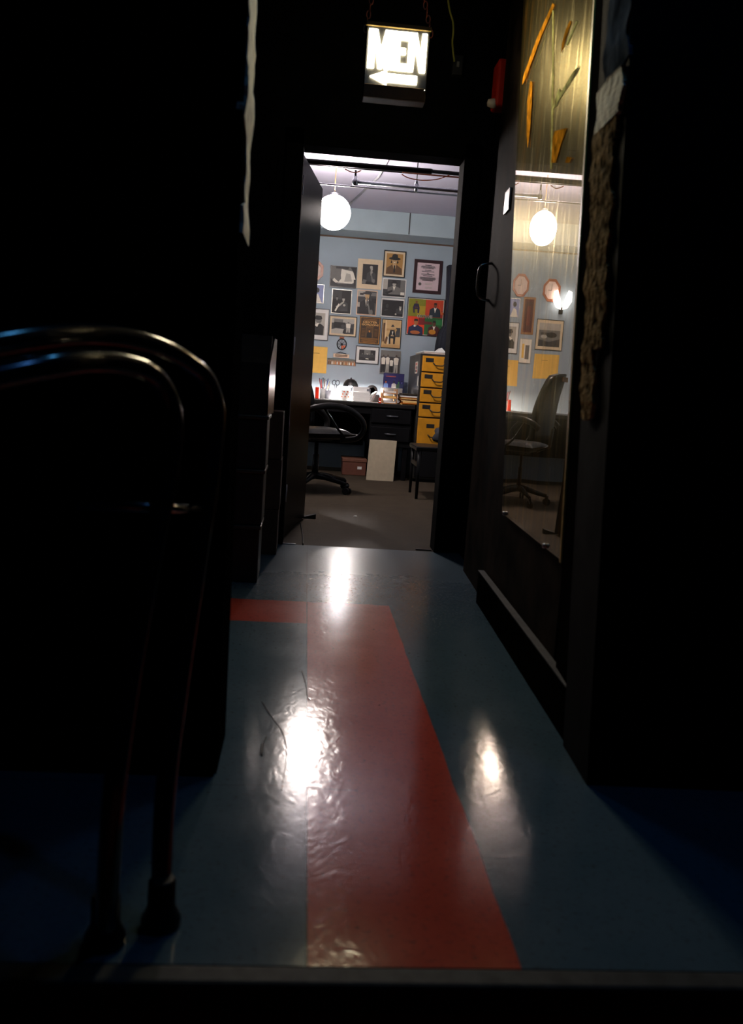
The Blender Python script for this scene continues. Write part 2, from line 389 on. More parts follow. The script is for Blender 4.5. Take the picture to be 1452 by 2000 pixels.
# office shell
struct(MB().box((-1.9, YB, 0), (2.1, YB+0.1, 2.6)).build('wall_back', BLUEWALL))
struct(MB().box((-1.9, YD+0.12, 0), (-1.8, YB, 2.6)).build('wall_office_left', BLUEWALL))
struct(MB().box((1.95, YD+0.12, 0), (2.05, YB, 2.6)).build('wall_office_right', BLUEWALL))
struct(MB().box((-1.9, YD+0.12, ZC), (2.1, YB+0.1, ZC+0.1)).build('ceiling', CEILW))
bm = MB().box((-1.8, 8.38, 2.25), (1.95, YB, ZC), bev=0.004)
beam = struct(bm.build('trim_5', BEAMW))
MB().box((at(801,430,Y=8.38).x-0.005, 8.374, 2.255), (at(801,430,Y=8.38).x+0.005, 8.38, ZC)).build('joint', mat('dark_joint', (0.05, 0.05, 0.05), 0.8), beam)
MB().box((-1.8, YB-0.006, 2.236), (1.95, YB, 2.25)).build('bead', mat('brown_bead', (0.09, 0.05, 0.03), 0.7, var=0.6, nscale=5), beam)

# ------------------------------------------------------------------ office door, open inwards
h0 = Vector((-0.083, YD+0.10, 0)); h1 = Vector((0.028, YD+0.87, 0)); d = (h1-h0).normalized(); nrm = Vector((-d.y, d.x, 0))
door = struct(MB().prism([h0+Vector((0,0,.012)), h1+Vector((0,0,.012)), h1+Vector((0,0,1.935)), h0+Vector((0,0,1.935))], nrm*0.042).build('door_1', mat('black_door_paint', (0.006, 0.0045, 0.004), 0.32, var=0.3, nscale=6, spec=0.008)))
for z in (0.25, 1.0, 1.78):
    MB().tube([h0+Vector((0.004,-0.012,z-0.045)), h0+Vector((0.004,-0.012,z+0.045))], 0.008, STEEL, 10).build('hinge', None, door)

# ------------------------------------------------------------------ right: board with clear sheet
yaw = math.radians(2.5)
P0 = Vector((0.69, 2.20, 0)); D = Vector((math.sin(yaw), math.cos(yaw), 0)); Nn = Vector((-D.y, D.x, 0))
Lb = 1.76
def S0f(z): return 0.004+0.152*(z-0.4)
def S1f(z): return 0.862+0.28*max(0, z-0.4)
brd = thing('wall_board', 'tall dark scuffed wooden board standing flat along the right wall, clear sheet on it', 'board', P0+D*0.8-Nn*0.02)
def bp(s, n, z): return P0 + D*s + Nn*n + Vector((0, 0, z))
def slab(mb, s0, s1, n0, n1, z0, z1, m=None):
    mb.hexa([bp(s0,n0,z0), bp(s1,n0,z0), bp(s1,n1,z0), bp(s0,n1,z0), bp(s0,n0,z1), bp(s1,n0,z1), bp(s1,n1,z1), bp(s0,n1,z1)], m); return mb
slab(MB(), 0.02, Lb, -0.045, -0.012, 0.0, 2.7).build('backing_board', mat('scuffed_board', (0.020, 0.014, 0.010), 0.7, var=0.9, nscale=5, bump=0.3, spec=0.01), brd)
MB().hexa([bp(.01,-.012,.41), bp(S1f(.41)-.006,-.012,.41), bp(S1f(.41)-.006,-.006,.41), bp(.01,-.006,.41), bp(.36,-.012,2.7), bp(S1f(2.7)-.006,-.012,2.7), bp(S1f(2.7)-.006,-.006,2.7), bp(.36,-.006,2.7)]).build('amber_panel', panel_material(), brd, label='amber brown scratched panel behind the sheet')
def onpanel(px, py, n=-0.0052):
    d = Vector((px-CX, py-CY, F)); w = Vector((d.dot(_r), d.dot(_fw), d.dot(_u))); o = Vector((0, 0, H)); q = bp(0, n, 0)
    return o+w*((q-o).dot(Nn)/w.dot(Nn))
SCR = mat('orange_scrape', (0.55, 0.22, 0.015), 0.8, var=0.7, spec=0.0)
SCL = mat('pale_scrape', (0.75, 0.60, 0.22), 0.8, var=0.7, spec=0.0)
for m_, lb_, polys in ((SCR, 'orange brown scrapes and bare streaks', [[(1080,6),(1084,10),(1058,70),(1024,160),(1020,166),(1022,150),(1050,72)], [(1036,158),(1040,160),(1039,200),(1036,250),(1031,290),(1029,262),(1030,200)], [(1108,250),(1096,282),(1086,318),(1077,318),(1080,268),(1084,256)], [(1114,40),(1116,44),(1102,90),(1096,104),(1098,84),(1106,56)], [(1118,308),(1112,318),(1104,318),(1108,306)]]),
                       (SCL, 'long pale scratches', [[(1079,20),(1081.5,20),(1082,140),(1078,330),(1075.5,330),(1079,140)], [(1126,40),(1128,42),(1108,90),(1106,86)], [(1132,128),(1128,140),(1092,196),(1080,214),(1084,200),(1120,140)], [(1092,172),(1096,180),(1088,206),(1080,212),(1084,196)]])):
    bm = MB()
    for k_, pl in enumerate(polys): bm.poly([onpanel(x_, y_, 0.0042+0.0002*k_) for x_, y_ in pl])
    bm.build('scratch_marks', m_, brd, label=lb_)
bm = MB()       # sheet, very slightly bowed
n = 16; S1 = 0.86
def bow(s): u = s/1.0*2-1; return 0.0022*(1-u*u)
grid = []
for z in [0.405+0.1*i for i in range(24)]:
    a0, a1 = S0f(z), S1f(z)
    grid.append([bm.bm.verts.new(bp(a0+(a1-a0)*i/n, bow(a0+(a1-a0)*i/n)+0.0012*math.sin(z*7.0)*math.sin(i*0.5)*max(0, 1-z/1.1), z)) for i in range(n+1)])
for a, b in zip(grid, grid[1:]):
    for i in range(n):
        f = bm.bm.faces.new([a[i], a[i+1], b[i+1], b[i]]); f.smooth = True
sheet = bm.build('clear_sheet', sheet_material(), brd, label='scratched clear acrylic sheet')
MB().hexa([bp(-0.012,-.012,.40), bp(0.002,-.012,.40), bp(0.002,.004,.40), bp(-.012,.004,.40), bp(S0f(2.7)-0.016,-.012,2.7), bp(S0f(2.7)-0.002,-.012,2.7), bp(S0f(2.7)-0.002,.004,2.7), bp(S0f(2.7)-.016,.004,2.7)]).build('sheet_edging', mat('amber_edge', (0.5, 0.32, 0.09), 0.4, var=0.3), brd, label='amber edge strip of the sheet')
for s_, z in ((0.17, 0.412), (0.80, 0.412)):
    bm = MB(); bm.lathe(bp(s_, 0.006, z), [(0.001,-0.006),(0.006,-0.005),(0.008,0.0),(0.006,0.005),(0.001,0.006)], STEEL, 12, 'x'); bm.build('screw', None, brd)
# handle and small plate on the far edge of the board
hz = at(948, 550, X=0.745); 
sa = 1.67
bm = MB(); bm.tube(smooth_path([bp(sa, -0.012, 1.23), bp(sa, 0.035, 1.245), bp(sa, 0.045, 1.31), bp(sa, 0.035, 1.375), bp(sa, -0.012, 1.39)], 5), 0.006, CHROME, 10)
bm.build('pull_handle', None, brd, label='small curved metal pull handle')
slab(MB(), 1.33, 1.43, -0.012, -0.004, 1.55, 1.635, mat('worn_plate', (0.30, 0.29, 0.28), 0.3, 0.6, var=0.5)).build('lock_plate', None, brd, label='small worn metal plate')

# kick board on the floor below
k0 = at(930, 1176, Z=0); k1 = at(1128, 1490, Z=0); kd = (k0-k1).normalized(); kn = Vector((-kd.y, kd.x, 0))
bm = MB(); a = k1-kd*0.02; b = k0
bm.hexa([a, a-kn*0.03, b-kn*0.03, b, a+Vector((0,0,.125)), a-kn*0.03+Vector((0,0,.125)), b-kn*0.03+Vector((0,0,.125)), b+Vector((0,0,.125))])
kick = struct(bm.build('baseboard_right', DARKWOOD))
bm = MB(); bm.hexa([a+Vector((0,0,.125)), a-kn*0.022+Vector((0,0,.125)), b-kn*0.022+Vector((0,0,.125)), b+Vector((0,0,.125)), a+Vector((0,0,.131))+kn*.002, a-kn*0.022+Vector((0,0,.131)), b-kn*0.022+Vector((0,0,.131)), b+Vector((0,0,.131))+kn*.002])
bm.build('cap', mat('worn_grey_cap', (0.055, 0.048, 0.042), 0.7, var=0.4, nscale=20), kick, label='worn lighter cap along the top')

# fire alarm on the right wall
al = thing('fire_alarm', 'red fire alarm with small clear strobe lens high on the dark right wall', 'alarm', (xw(4.12), 4.12, 2.15))
xa = xw(4.12)
MB().box((xa-0.06, 4.05, 2.10), (xa+0.01, 4.17, 2.30), RED, 0.012).build('housing', None, al)
MB().lathe((xa-0.065, 4.08, 2.115), [(0.001,-0.028),(0.015,-0.024),(0.021,0),(0.022,0.012)], mat('strobe_lens', (0.75, 0.62, 0.5), 0.1, var=0.1), 20, 'x').build('strobe_lens', None, al)
# cables high beside the doorway
p = [at(877,-30,Y=4.2), at(876,0,Y=4.2), at(880,25,Y=4.2), at(885,42,Y=4.2), at(886,62,Y=4.2), at(884,85,Y=4.25), at(888,120,Y=4.3)]
tag(MB().tube(smooth_path(p), 0.0045, mat('yellow_green_cable', (0.42, 0.42, 0.08), 0.5), 8).build('cable'), 'thin yellow green cable hanging down the black wall right of the lit sign', 'cable')
bx = at(893, 130, Y=YD-0.02)
jb = thing('junction_box', 'small dark grey switch box on the black wall right of the sign', 'switch box', bx)
MB().box((bx.x-0.025, YD-0.045, bx.z-0.045), (bx.x+0.025, YD, bx.z+0.045), DGREY, 0.004).build('box_body', None, jb)
MB().box((bx.x-0.006, YD-0.055, bx.z-0.012), (bx.x+0.006, YD-0.045, bx.z+0.012), mat('grey_switch', (0.3, 0.3, 0.26), 0.4), 0.002).build('switch_lever', None, jb)

# ------------------------------------------------------------------ MEN sign
YS = 3.6
tl = at(722, 48, Y=YS); br = at(826, 193, Y=YS); s0 = at(712, 178, Y=YS)
sx0, sx1, sz0, sz1 = tl.x-0.008, at(842, 60, Y=YS).x-0.002, at(760, 193, Y=YS).z, at(780, 50, Y=YS).z
sg = thing('restroom_sign', 'black hanging box sign with lit letters MEN and an arrow pointing left', 'sign', ((sx0+sx1)/2, YS+0.035, sz1))
def grid_(p): return (sx0+(sx1-sx0)*p[0], 0, sz0+(sz1-sz0)*p[1])
bm = MB(); bm.box((sx0, YS+0.004, sz0), (sx1, YS+0.075, sz1), BLACKPIPE, 0.003)
bm.build('housing', None, sg)
MB().box((sx0+.01, YS+.0745, sz0+.04), (sx1-.01, YS+.079, sz1-.02), mat('lit_back_diffuser', (1,.97,.85), .5, emit=2.5, ecol=(1,.85,.5), var=0)).build('back_diffuser', None, sg, label='lit diffuser on the back')
bm = MB(); bm.box((sx0-0.004, YS-0.004, sz1-0.010), (sx1+0.004, YS+0.078, sz1+0.006), mat('sign_rail', (0.06, 0.04, 0.01), 0.45, spec=0.1), 0.002); bm.build('top_rail', None, sg)
zl = sz0+(sz1-sz0)*0.17
MB().box((sx0, YS-0.012, sz0-0.002), (sx1-0.004, YS+0.004, zl), mat('sign_lip', (0.045, 0.026, 0.008), 0.45, spec=0.1), 0.002).build('bottom_lip', None, sg)
MB().lathe((sx1-0.006, YS-0.012, zl-0.008), [(0.004, 0.0), (0.003, -0.003), (0.001, -0.0035)], STEEL, 10, 'y').build('screw', None, sg)
LIT = mat('lit_letter', (1, 0.97, 0.85), 0.5, emit=SIGN_E, ecol=(1.0, 0.86, 0.55), var=0)
fw = sx1-sx0; u0, u1 = 0.075, 0.965
def LX(u): return sx0+fw*(0.035+0.93*(u-260)/(760-260))
zt, zb = at(735, 57, Y=YS).z, at(735, 133, Y=YS).z
def LZ(v): return zt-(zt-zb)*v
def letter(mb, outline):
    mb.prism([(LX(u), YS+0.004, LZ(v)) for u, v in outline], (0, -0.006, 0), LIT)
bm = MB(); letter(bm, [(262,1),(262,0),(334,0),(370,0.50),(402,0),(452,0),(448,1),(404,1),(404,0.42),(386,1),(350,1),(324,0.30),(316,1)]); bm.build('letter', None, sg, label='lit letter M')
bm = MB(); letter(bm, [(458,1),(458,0),(602,0),(602,0.20),(530,0.20),(530,0.42),(580,0.42),(580,0.58),(534,0.58),(534,0.82),(594,0.82),(594,1)]); bm.build('letter', None, sg, label='lit letter E')
bm = MB(); letter(bm, [(602.5,1),(606,0),(670,0),(714,0.58),(718,0),(756,0),(756,1),(708,1),(664,0.36),(652,1)]); bm.build('letter', None, sg, label='lit letter N')
az = at(770, 153, Y=YS).z
bm = MB(); ah = 0.015
x_tip, x_neck, x_end = LX(290), LX(432), LX(692)
bm.prism([(x_tip,YS+0.004,az),(x_neck,YS+0.004,az+ah*1.75),(x_neck,YS+0.004,az+ah),(x_end,YS+0.004,az+ah),(x_end,YS+0.004,az-ah),(x_neck,YS+0.004,az-ah),(x_neck,YS+0.004,az-ah*1.75)], (0,-0.006,0), LIT)
bm.build('arrow', None, sg, label='lit arrow pointing left')
RCH = mat('copper_chain', (0.55, 0.14, 0.07), 0.35, 0.8)
for (xa_, za_, xb_) in ((sx0-0.004, sz1-0.01, at(732, 8, Y=YS).x), (sx1+0.006, sz1-0.005, at(822, -4, Y=YS).x)):
    bm = MB(); zb_ = 2.75; n = int((zb_-za_)/0.024)
    for i in range(n):
        t = i/(n-1); p = Vector((xa_+(xb_-xa_)*min(1, t*3.2*0.9), YS+0.035, za_+(zb_-za_)*t)); ring = []
        for k in range(12):
            a_ = 2*math.pi*k/12; o_ = Vector((0, 0.008*math.cos(a_), 0.015*math.sin(a_))) if i % 2 else Vector((0.008*math.cos(a_), 0, 0.015*math.sin(a_)))
            ring.append(p+o_)
        bm.tube(ring, 0.0026, RCH, 6, closed=True)
    bm.build('chain', None, sg, label='reddish hanging chain')

# ------------------------------------------------------------------ tubular rails in the left foreground
RT = thing('handrail', 'pair of blurred black tubular rails with bent tops in the left foreground', 'handrail', (-0.25, 1.2, 0))
def rail(label, pts, r=0.016):
    ps = smooth_path(pts, 7); t = RT
    MB().tube(ps, r, DCHROME, 20).build('bent_tube', None, t, label=label)
    f = pts[0]
    MB().lathe((f.x, f.y, 0.0), [(0.030, 0.0), (0.030, 0.012), (0.021, 0.03), (0.0205, 0.07), (0.017, 0.075)], BLACKPL, 24).build('floor_socket', None, t)
    return t
o1 = [at(314,1805,Z=0), at(322,1560,Y=1.27), at(350,1330,Y=1.33), at(384,1100,Y=1.38), at(406,960,Y=1.42), at(418,860,Y=1.45), at(420,798,Y=1.455), at(402,742,Y=1.44), at(366,709,Y=1.41), at(322,684,Y=1.37), at(262,664,Y=1.31), at(180,654,Y=1.23), at(60,662,Y=1.10), at(-160,700,Y=0.95)]
rail('taller outer black tube', o1)
o2 = [at(205,1840,Z=0), at(222,1560,Y=1.14), at(252,1330,Y=1.19), at(292,1100,Y=1.23), at(322,960,Y=1.27), at(335,870,Y=1.29), at(336,815,Y=1.295), at(322,766,Y=1.285), at(294,732,Y=1.26), at(250,714,Y=1.22), at(190,706,Y=1.16), at(90,716,Y=1.06), at(-120,760,Y=0.95)]
rail('lower inner black tube', o2)
def ybar(px, py, Y): return at(px, py, Y=Y)
bm = MB(); bm.tube([at(150,985,Y=1.25), at(312,992,Y=1.262), at(400,997,Y=1.41)], 0.008, CHROME, 12)
bm.build('cross_bar', None, RT, label='thin metal cross bar')
struct(MB().box((-1.6, YN-0.018, 0.0), (xl, YN, 0.10), bev=0.004).build('baseboard_left', BLACKGLOSS))

# ------------------------------------------------------------------ cases and boxes at the left of the corridor
xc1 = at(517, 900, Y=3.5).x; xc0 = xc1-0.42
zz = [0.0, at(512,1027,Y=3.5).z, at(516,918,Y=3.5).z, at(520,812,Y=3.5).z]
place = ['bottom', 'middle', 'top']
for i in range(3):
    t = thing('equipment_case', f'black equipment case, {place[i]} of the stack of three left of the doorway', 'case', ((xc0+xc1)/2, 3.62, zz[i]), 'stacked black equipment cases')
    off = (-0.006, 0.0, 0.004)[i]
    MB().box((xc0+off, 3.5+off, zz[i]+0.001), (xc1+off, 3.74, zz[i+1]-0.012), mat('black_case', (0.022, 0.018, 0.017), 0.42, var=0.3), 0.006).build('case_body', None, t)
    MB().box((xc0+off-0.005, 3.494+off, zz[i+1]-0.016), (xc1+off+0.006, 3.746, zz[i+1]-0.001), mat('metal_lid_edge', (0.14, 0.12, 0.10), 0.4, 0.8), 0.003).build('lid', None, t, label='lid with thin metal edge')
    MB().tube(smooth_path([(xc1-0.25, 3.5+off, zz[i]+0.11), (xc1-0.25, 3.482+off, zz[i]+0.11), (xc1-0.15, 3.482+off, zz[i]+0.11), (xc1-0.15, 3.5+off, zz[i]+0.11)], 3), 0.004, BLACKPL, 8).build('handle', None, t)
# sloped top console
zt0 = zz[3]; z1 = at(528, 710, Y=3.5).z; z2 = at(526, 655, Y=3.62).z
t = thing('equipment_cabinet', 'glossy black console with sloping top on the stack of black cases', 'cabinet', ((xc0+xc1)/2, 3.62, zt0))
pr = [(xc1+0.0, 3.50, zt0), (xc1, 3.72, zt0), (xc1, 3.72, z2), (xc1, 3.64, z2), (xc1, 3.50, z1)]
CG = mat('console_gloss', (0.03, 0.028, 0.027), 0.16, var=0.2)
MB().prism(pr, (-0.40, 0, 0), CG).build('console_body', None, t)
MB().prism([(xc1+0.003, 3.50, zt0+0.005), (xc1+0.018, 3.72, zt0+0.005), (xc1+0.018, 3.72, z2-.01), (xc1+0.012, 3.64, z2-.01), (xc1+0.003, 3.50, z1-0.002)], (-0.006, 0, 0), mat('satin_side_panel', (0.30, 0.26, 0.24), 0.22, 0.9)).build('side_panel', None, t, label='shiny metal side panel')
xb1 = at(551, 900, Y=4.12).x
for i, (za, zb2, dx) in enumerate(((0.0, at(548,995,Y=4.12).z, -0.004), (at(548,995,Y=4.12).z, at(550,897,Y=4.12).z, 0.0), (at(550,897,Y=4.12).z, at(551,803,Y=4.12).z, -0.003))):
    t = thing('cardboard_box', f'brown cardboard box, {["bottom","middle","top"][i]} of the stack beside the doorway', 'box', (xb1-0.17, 4.2, za), 'brown boxes beside the doorway')
    MB().box((xb1-0.34+dx, 4.10+dx, za+0.001), (xb1+dx, 4.33, zb2-0.002), CARDB, 0.003).build('box_body', None, t)
    MB().box((xb1-0.19+dx, 4.099+dx, zb2-0.0015), (xb1-0.14+dx, 4.33, zb2-0.0005), mat('packing_tape', (0.20, 0.12, 0.06), 0.3)).build('tape', None, t)

# ------------------------------------------------------------------ ceiling services in the office
def pipe(label, px0, py0, px1, py1, Y, r, m, name='pipe', ext=0.0):
    a = at(px0, py0, Y=Y); b = at(px1, py1, Y=Y); dd = (b-a)
    return tag(MB().tube([a-dd*ext, b+dd*ext*0.3], r, m, 16).build(name), label, 'pipe')
Y1 = 5.4
a = at(618, 320, Y=Y1); b = at(845, 335, Y=Y1); c_ = at(905, 344, Y=Y1)
t = thing('pipe', 'thick black ceiling pipe nearest the doorway, thinner past its sleeve', 'pipe', (a+b)/2)
MB().tube([Vector((-1.75, Y1, a.z)), Vector((b.x-0.01, Y1, b.z)), Vector((b.x, Y1, b.z))], [0.0155, 0.0155, 0.013], BLACKPIPE, 18).build('sleeve', None, t)
MB().tube([Vector((b.x, Y1, b.z)), Vector((1.9, Y1, b.z))], 0.0115, mat('grey_black_pipe', (0.07, 0.07, 0.075), 0.35, 0.5), 18).build('bare_pipe', None, t)
def level(px, py, Y, x0, x1, r, m, label, name='pipe'):
    z = at(px, py, Y=Y).z
    return tag(MB().tube([(x0, Y, z), (x1, Y, z)], r, m, 14).build(name), label, 'pipe')
level(700, 329, 5.5, -1.75, 1.9, 0.005, mat('silver_black_conduit', (0.15, 0.15, 0.15), 0.25, 0.9), 'thin conduit just under the thick black ceiling pipe', 'conduit')
level(700, 365, 6.3, -1.75, 1.9, 0.007, mat('white_black_conduit', (0.35, 0.35, 0.37), 0.3, 0.8), 'thin dark conduit crossing below the silver pipe', 'conduit')
e0 = at(694, 355, Y=6.05); zs_ = at(780, 363, Y=6.05).z
t = thing('sprinkler_pipe', 'silver sprinkler pipe with elbow hanging under the office ceiling', 'pipe', e0)
MB().tube([(e0.x, 6.05, zs_), (1.9, 6.05, zs_)], 0.0125, STEEL, 16).build('pipe_run', None, t)
MB().lathe((e0.x, 6.05, zs_), [(0.001,-0.024),(0.016,-0.02),(0.021,0),(0.018,0.018),(0.014,0.022),(0.014,0.036)], STEEL, 18).build('elbow', None, t)
MB().tube([(e0.x, 6.05, zs_+0.03), (e0.x, 6.05, zs_+0.075)], 0.007, BLACKPIPE, 10).build('nozzle', None, t)
hx = at(815, 345, Y=6.05)
MB().tube([(hx.x, 6.05, zs_+0.01), (hx.x, 6.05, ZC)], 0.0035, DGREY, 8).build('hanger_rod', None, t)
bm = MB(); bm.tube([(hx.x, 6.05, zs_-0.03), (hx.x, 6.05, zs_+0.02)], [0.009, 0.017], STEEL, 12); bm.tube([(hx.x, 6.05, zs_+0.02), (hx.x, 6.05, zs_+0.055)], [0.012, 0.006], STEEL, 12)
bm.build('hanger_clamp', None, t)
# diagonal conduit on the ceiling
q0 = at(766, 296, Z=ZC-0.012); q1 = at(740, 345, Z=ZC-0.012); q2 = at(680, 402, Z=ZC-0.012)
tag(MB().tube([q0-(q1-q0)*0.3, q1, q2], 0.009, mat('painted_conduit', (0.42, 0.42, 0.45), 0.5), 10).build('ceiling_conduit'), 'pale painted conduit running diagonally over the office ceiling', 'conduit')
for lab, pts in (('orange cable loop hanging under the pipes left of the elbow', [(674,330),(684,335),(694,337),(706,333)]), ('orange cable loop hanging under the pipes at the right', [(785,340),(797,347),(822,352),(850,351),(868,346),(880,341)])):
    tag(MB().tube(smooth_path([at(x, y, Y=5.5) for x, y in pts], 5), 0.003, ORANGE, 8).build('cable_loop'), lab, 'cable', 'orange cables under the office ceiling')
level(880, 345, 5.43, at(786,341,Y=5.43).x, 1.9, 0.003, ORANGE, 'orange cable running right behind the thick pipe', 'cable')['category'] = 'cable'

# ------------------------------------------------------------------ globe pendant
gc = at(652, 415, Y=6.5); gr = 0.122
t = thing('globe_pendant_lamp', 'glowing white globe lamp hanging on a thin rod in the office', 'lamp', (gc.x, gc.y, ZC))
GL = mat('glowing_glass', (1, 1, 1), 0.4, emit=GLOBE_E, ecol=(1.0, 0.88, 0.82), var=0)
MB().lathe(gc, [(0.001, -gr)]+[(gr*math.sin(math.pi*k/20), -gr*math.cos(math.pi*k/20)) for k in range(1, 20)]+[(0.001, gr)], GL, 40).build('globe', None, t)
MB().tube([(gc.x, gc.y, gc.z+gr), (gc.x, gc.y, ZC-0.02)], 0.004, mat('brass_rod', (0.55, 0.38, 0.2), 0.35, 0.7), 10).build('rod', None, t)
MB().lathe((gc.x, gc.y, ZC), [(0.082, 0.0), (0.078, -0.012), (0.05, -0.02), (0.03, -0.034), (0.001, -0.036)], CEILW, 32).build('canopy', None, t)
MB().lathe((gc.x, gc.y, gc.z+gr), [(0.03, -0.008), (0.03, 0.008), (0.012, 0.018), (0.006, 0.02)], STEEL, 20).build('collar', None, t)

# ------------------------------------------------------------------ pictures on the back wall
def cm(r, g, b, ro=0.55): return mat('ink_%d_%d_%d' % (r, g, b), col(r, g, b), ro, var=0.06)
K, DG, MG, LG, WH = cm(14,14,16), cm(52,52,54), cm(110,108,104), cm(175,170,160), cm(232,226,212)
SKIN, SEP, DSEP = cm(196,160,112), cm(176,130,66), cm(92,62,30)
class Pr:      # a print: flat printed shapes in 0..1 coordinates
    def __init__(s, x0, x1, z0, z1, y): s.b = MB(); s.x0, s.x1, s.z0, s.z1, s.y = x0, x1, z0, z1, y; s.k = 0
    def P(s, u, v): return (s.x0+(s.x1-s.x0)*min(1,max(0,u)), s.y-s.k*0.0004, s.z0+(s.z1-s.z0)*min(1,max(0,v)))
    def p(s, pts, m): s.k += 1; s.b.poly([s.P(u, v) for u, v in pts], m); return s
    def r(s, u0, v0, u1, v1, m): return s.p([(u0,v0),(u1,v0),(u1,v1),(u0,v1)], m)
    def e(s, u, v, ru, rv, m, n=14): return s.p([(u+ru*math.cos(2*math.pi*k/n), v+rv*math.sin(2*math.pi*k/n)) for k in range(n)], m)
    def bust(s, u, v, w, suit, skin, hat=None, shirt=None, tie=None):
        s.p([(u-w*0.5,v-w*0.9),(u+w*0.5,v-w*0.9),(u+w*0.46,v-w*0.25),(u+w*0.15,v-w*0.08),(u-w*0.15,v-w*0.08),(u-w*0.46,v-w*0.25)], suit)
        if shirt: s.p([(u-w*0.12,v-w*0.08),(u+w*0.12,v-w*0.08),(u,v-w*0.55)], shirt)
        if tie: s.p([(u-w*0.03,v-w*0.12),(u+w*0.03,v-w*0.12),(u+w*0.035,v-w*0.5),(u-w*0.02,v-w*0.55)], tie)
        s.r(u-w*0.07, v-w*0.14, u+w*0.07, v+w*0.05, skin); s.e(u, v+w*0.12, w*0.14, w*0.19, skin)
        if hat:
            s.e(u, v+w*0.24, w*0.30, w*0.06, hat); s.p([(u-w*0.16,v+w*0.24),(u+w*0.16,v+w*0.24),(u+w*0.14,v+w*0.44),(u-w*0.13,v+w*0.46)], hat)
        else: s.p([(u-w*0.14,v+w*0.18),(u+w*0.14,v+w*0.18),(u+w*0.11,v+w*0.32),(u-w*0.11,v+w*0.32)], K)
        return s
    def body(s, u, v, h, top, legs, skin, wd=None):   # standing figure, feet at v
        w = wd or h*0.17
        s.p([(u-w*0.8,v),(u-w*0.2,v),(u,v+h*0.35),(u+w*0.2,v),(u+w*0.8,v),(u+w*0.75,v+h*0.48),(u-w*0.75,v+h*0.48)], legs)
        s.p([(u-w*0.8,v+h*0.45),(u+w*0.8,v+h*0.45),(u+w,v+h*0.8),(u+w*0.3,v+h*0.85),(u-w*0.3,v+h*0.85),(u-w,v+h*0.8)], top)
        s.e(u, v+h*0.92, w*0.42, h*0.075, skin); return s
    def seated(s, u, v, h, suit, skin, hat=None):
        s.p([(u-h*0.28,v+h*0.42),(u-h*0.22,v),(u-h*0.10,v),(u-h*0.12,v+h*0.30),(u+h*0.10,v+h*0.30),(u+h*0.12,v),(u+h*0.25,v),(u+h*0.28,v+h*0.42),(u+h*0.17,v+h*0.75),(u-h*0.17,v+h*0.75)], suit)
        s.e(u-h*0.05, v+h*0.45, h*0.05, h*0.04, skin); s.e(u+h*0.08, v+h*0.44, h*0.05, h*0.04, skin)
        s.e(u, v+h*0.86, h*0.085, h*0.11, skin)
        if hat: s.e(u, v+h*0.93, h*0.15, h*0.03, hat); s.r(u-h*0.08, v+h*0.93, u+h*0.08, v+h*1.02, hat)
        return s
    def sax(s, u, v, l, m):
        s.p([(u-l*0.02,v+l*0.5),(u+l*0.05,v+l*0.5),(u+l*0.35,v-l*0.4),(u+l*0.22,v-l*0.46)], m); s.e(u+l*0.38, v-l*0.34, l*0.12, l*0.16, m); return s
def pic(name, label, px, frame, fw_, matc, mw, draw, frm_d=0.014, cat='picture', group='framed pictures on the back wall', Y=YB):
    """px = (left, top, right, bottom) in photo pixels on the back wall"""
    l, tp, r, bt = px; cxp, cyp = (l+r)/2, (tp+bt)/2
    c = at(cxp, cyp, Y=Y); w = at(r, cyp, Y=Y).x-at(l, cyp, Y=Y).x; h = at(cxp, tp, Y=Y).z-at(cxp, bt, Y=Y).z
    # a rolled picture's pixel box is a little larger than the picture
    w -= 0.066*h*0.6; h -= 0.07*w*0.6
    return picxz(name, label, c.x-w/2, c.x+w/2, c.z-h/2, c.z+h/2, frame, fw_, matc, mw, draw, frm_d, cat, group, Y)
def picxz(name, label, x0, x1, z0, z1, frame, fw_, matc, mw, draw, frm_d=0.014, cat='picture', group='framed pictures on the back wall', Y=YB):
    t = thing(name, label, cat, ((x0+x1)/2, Y-0.006, z0), group)
    if frame:
        bm = MB()
        for lo, hi in (((x0,z0),(x1,z0+fw_)), ((x0,z1-fw_),(x1,z1)), ((x0,z0+fw_),(x0+fw_,z1-fw_)), ((x1-fw_,z0+fw_),(x1,z1-fw_))):
            bm.box((lo[0], Y-frm_d, lo[1]), (hi[0], Y-0.0005, hi[1]), frame, 0.0012)
        bm.build('frame', None, t)
    else: fw_ = 0
    ax0, ax1, az0, az1 = x0+fw_, x1-fw_, z0+fw_, z1-fw_
    if matc:
        MB().box((ax0, Y-0.006, az0), (ax1, Y-0.0008, az1), matc).build('mount', None, t)
        ml, mr, mb_, mt = mw if isinstance(mw, tuple) else (mw,)*4
        ax0 += ml; ax1 -= mr; az0 += mb_; az1 -= mt
    else:
        MB().box((ax0, Y-0.006, az0), (ax1, Y-0.0008, az1), K).build('backing', None, t)
    P = Pr(ax0, ax1, az0, az1, Y-0.0062); draw(P); P.b.build('print', None, t)
    return t
FB = mat('thin_black_frame', (0.008, 0.008, 0.008), 0.3); FS = mat('thin_silver_frame', (0.5, 0.48, 0.42), 0.3, 0.8); FM = mat('dark_maroon_frame', (0.035, 0.012, 0.014), 0.3)

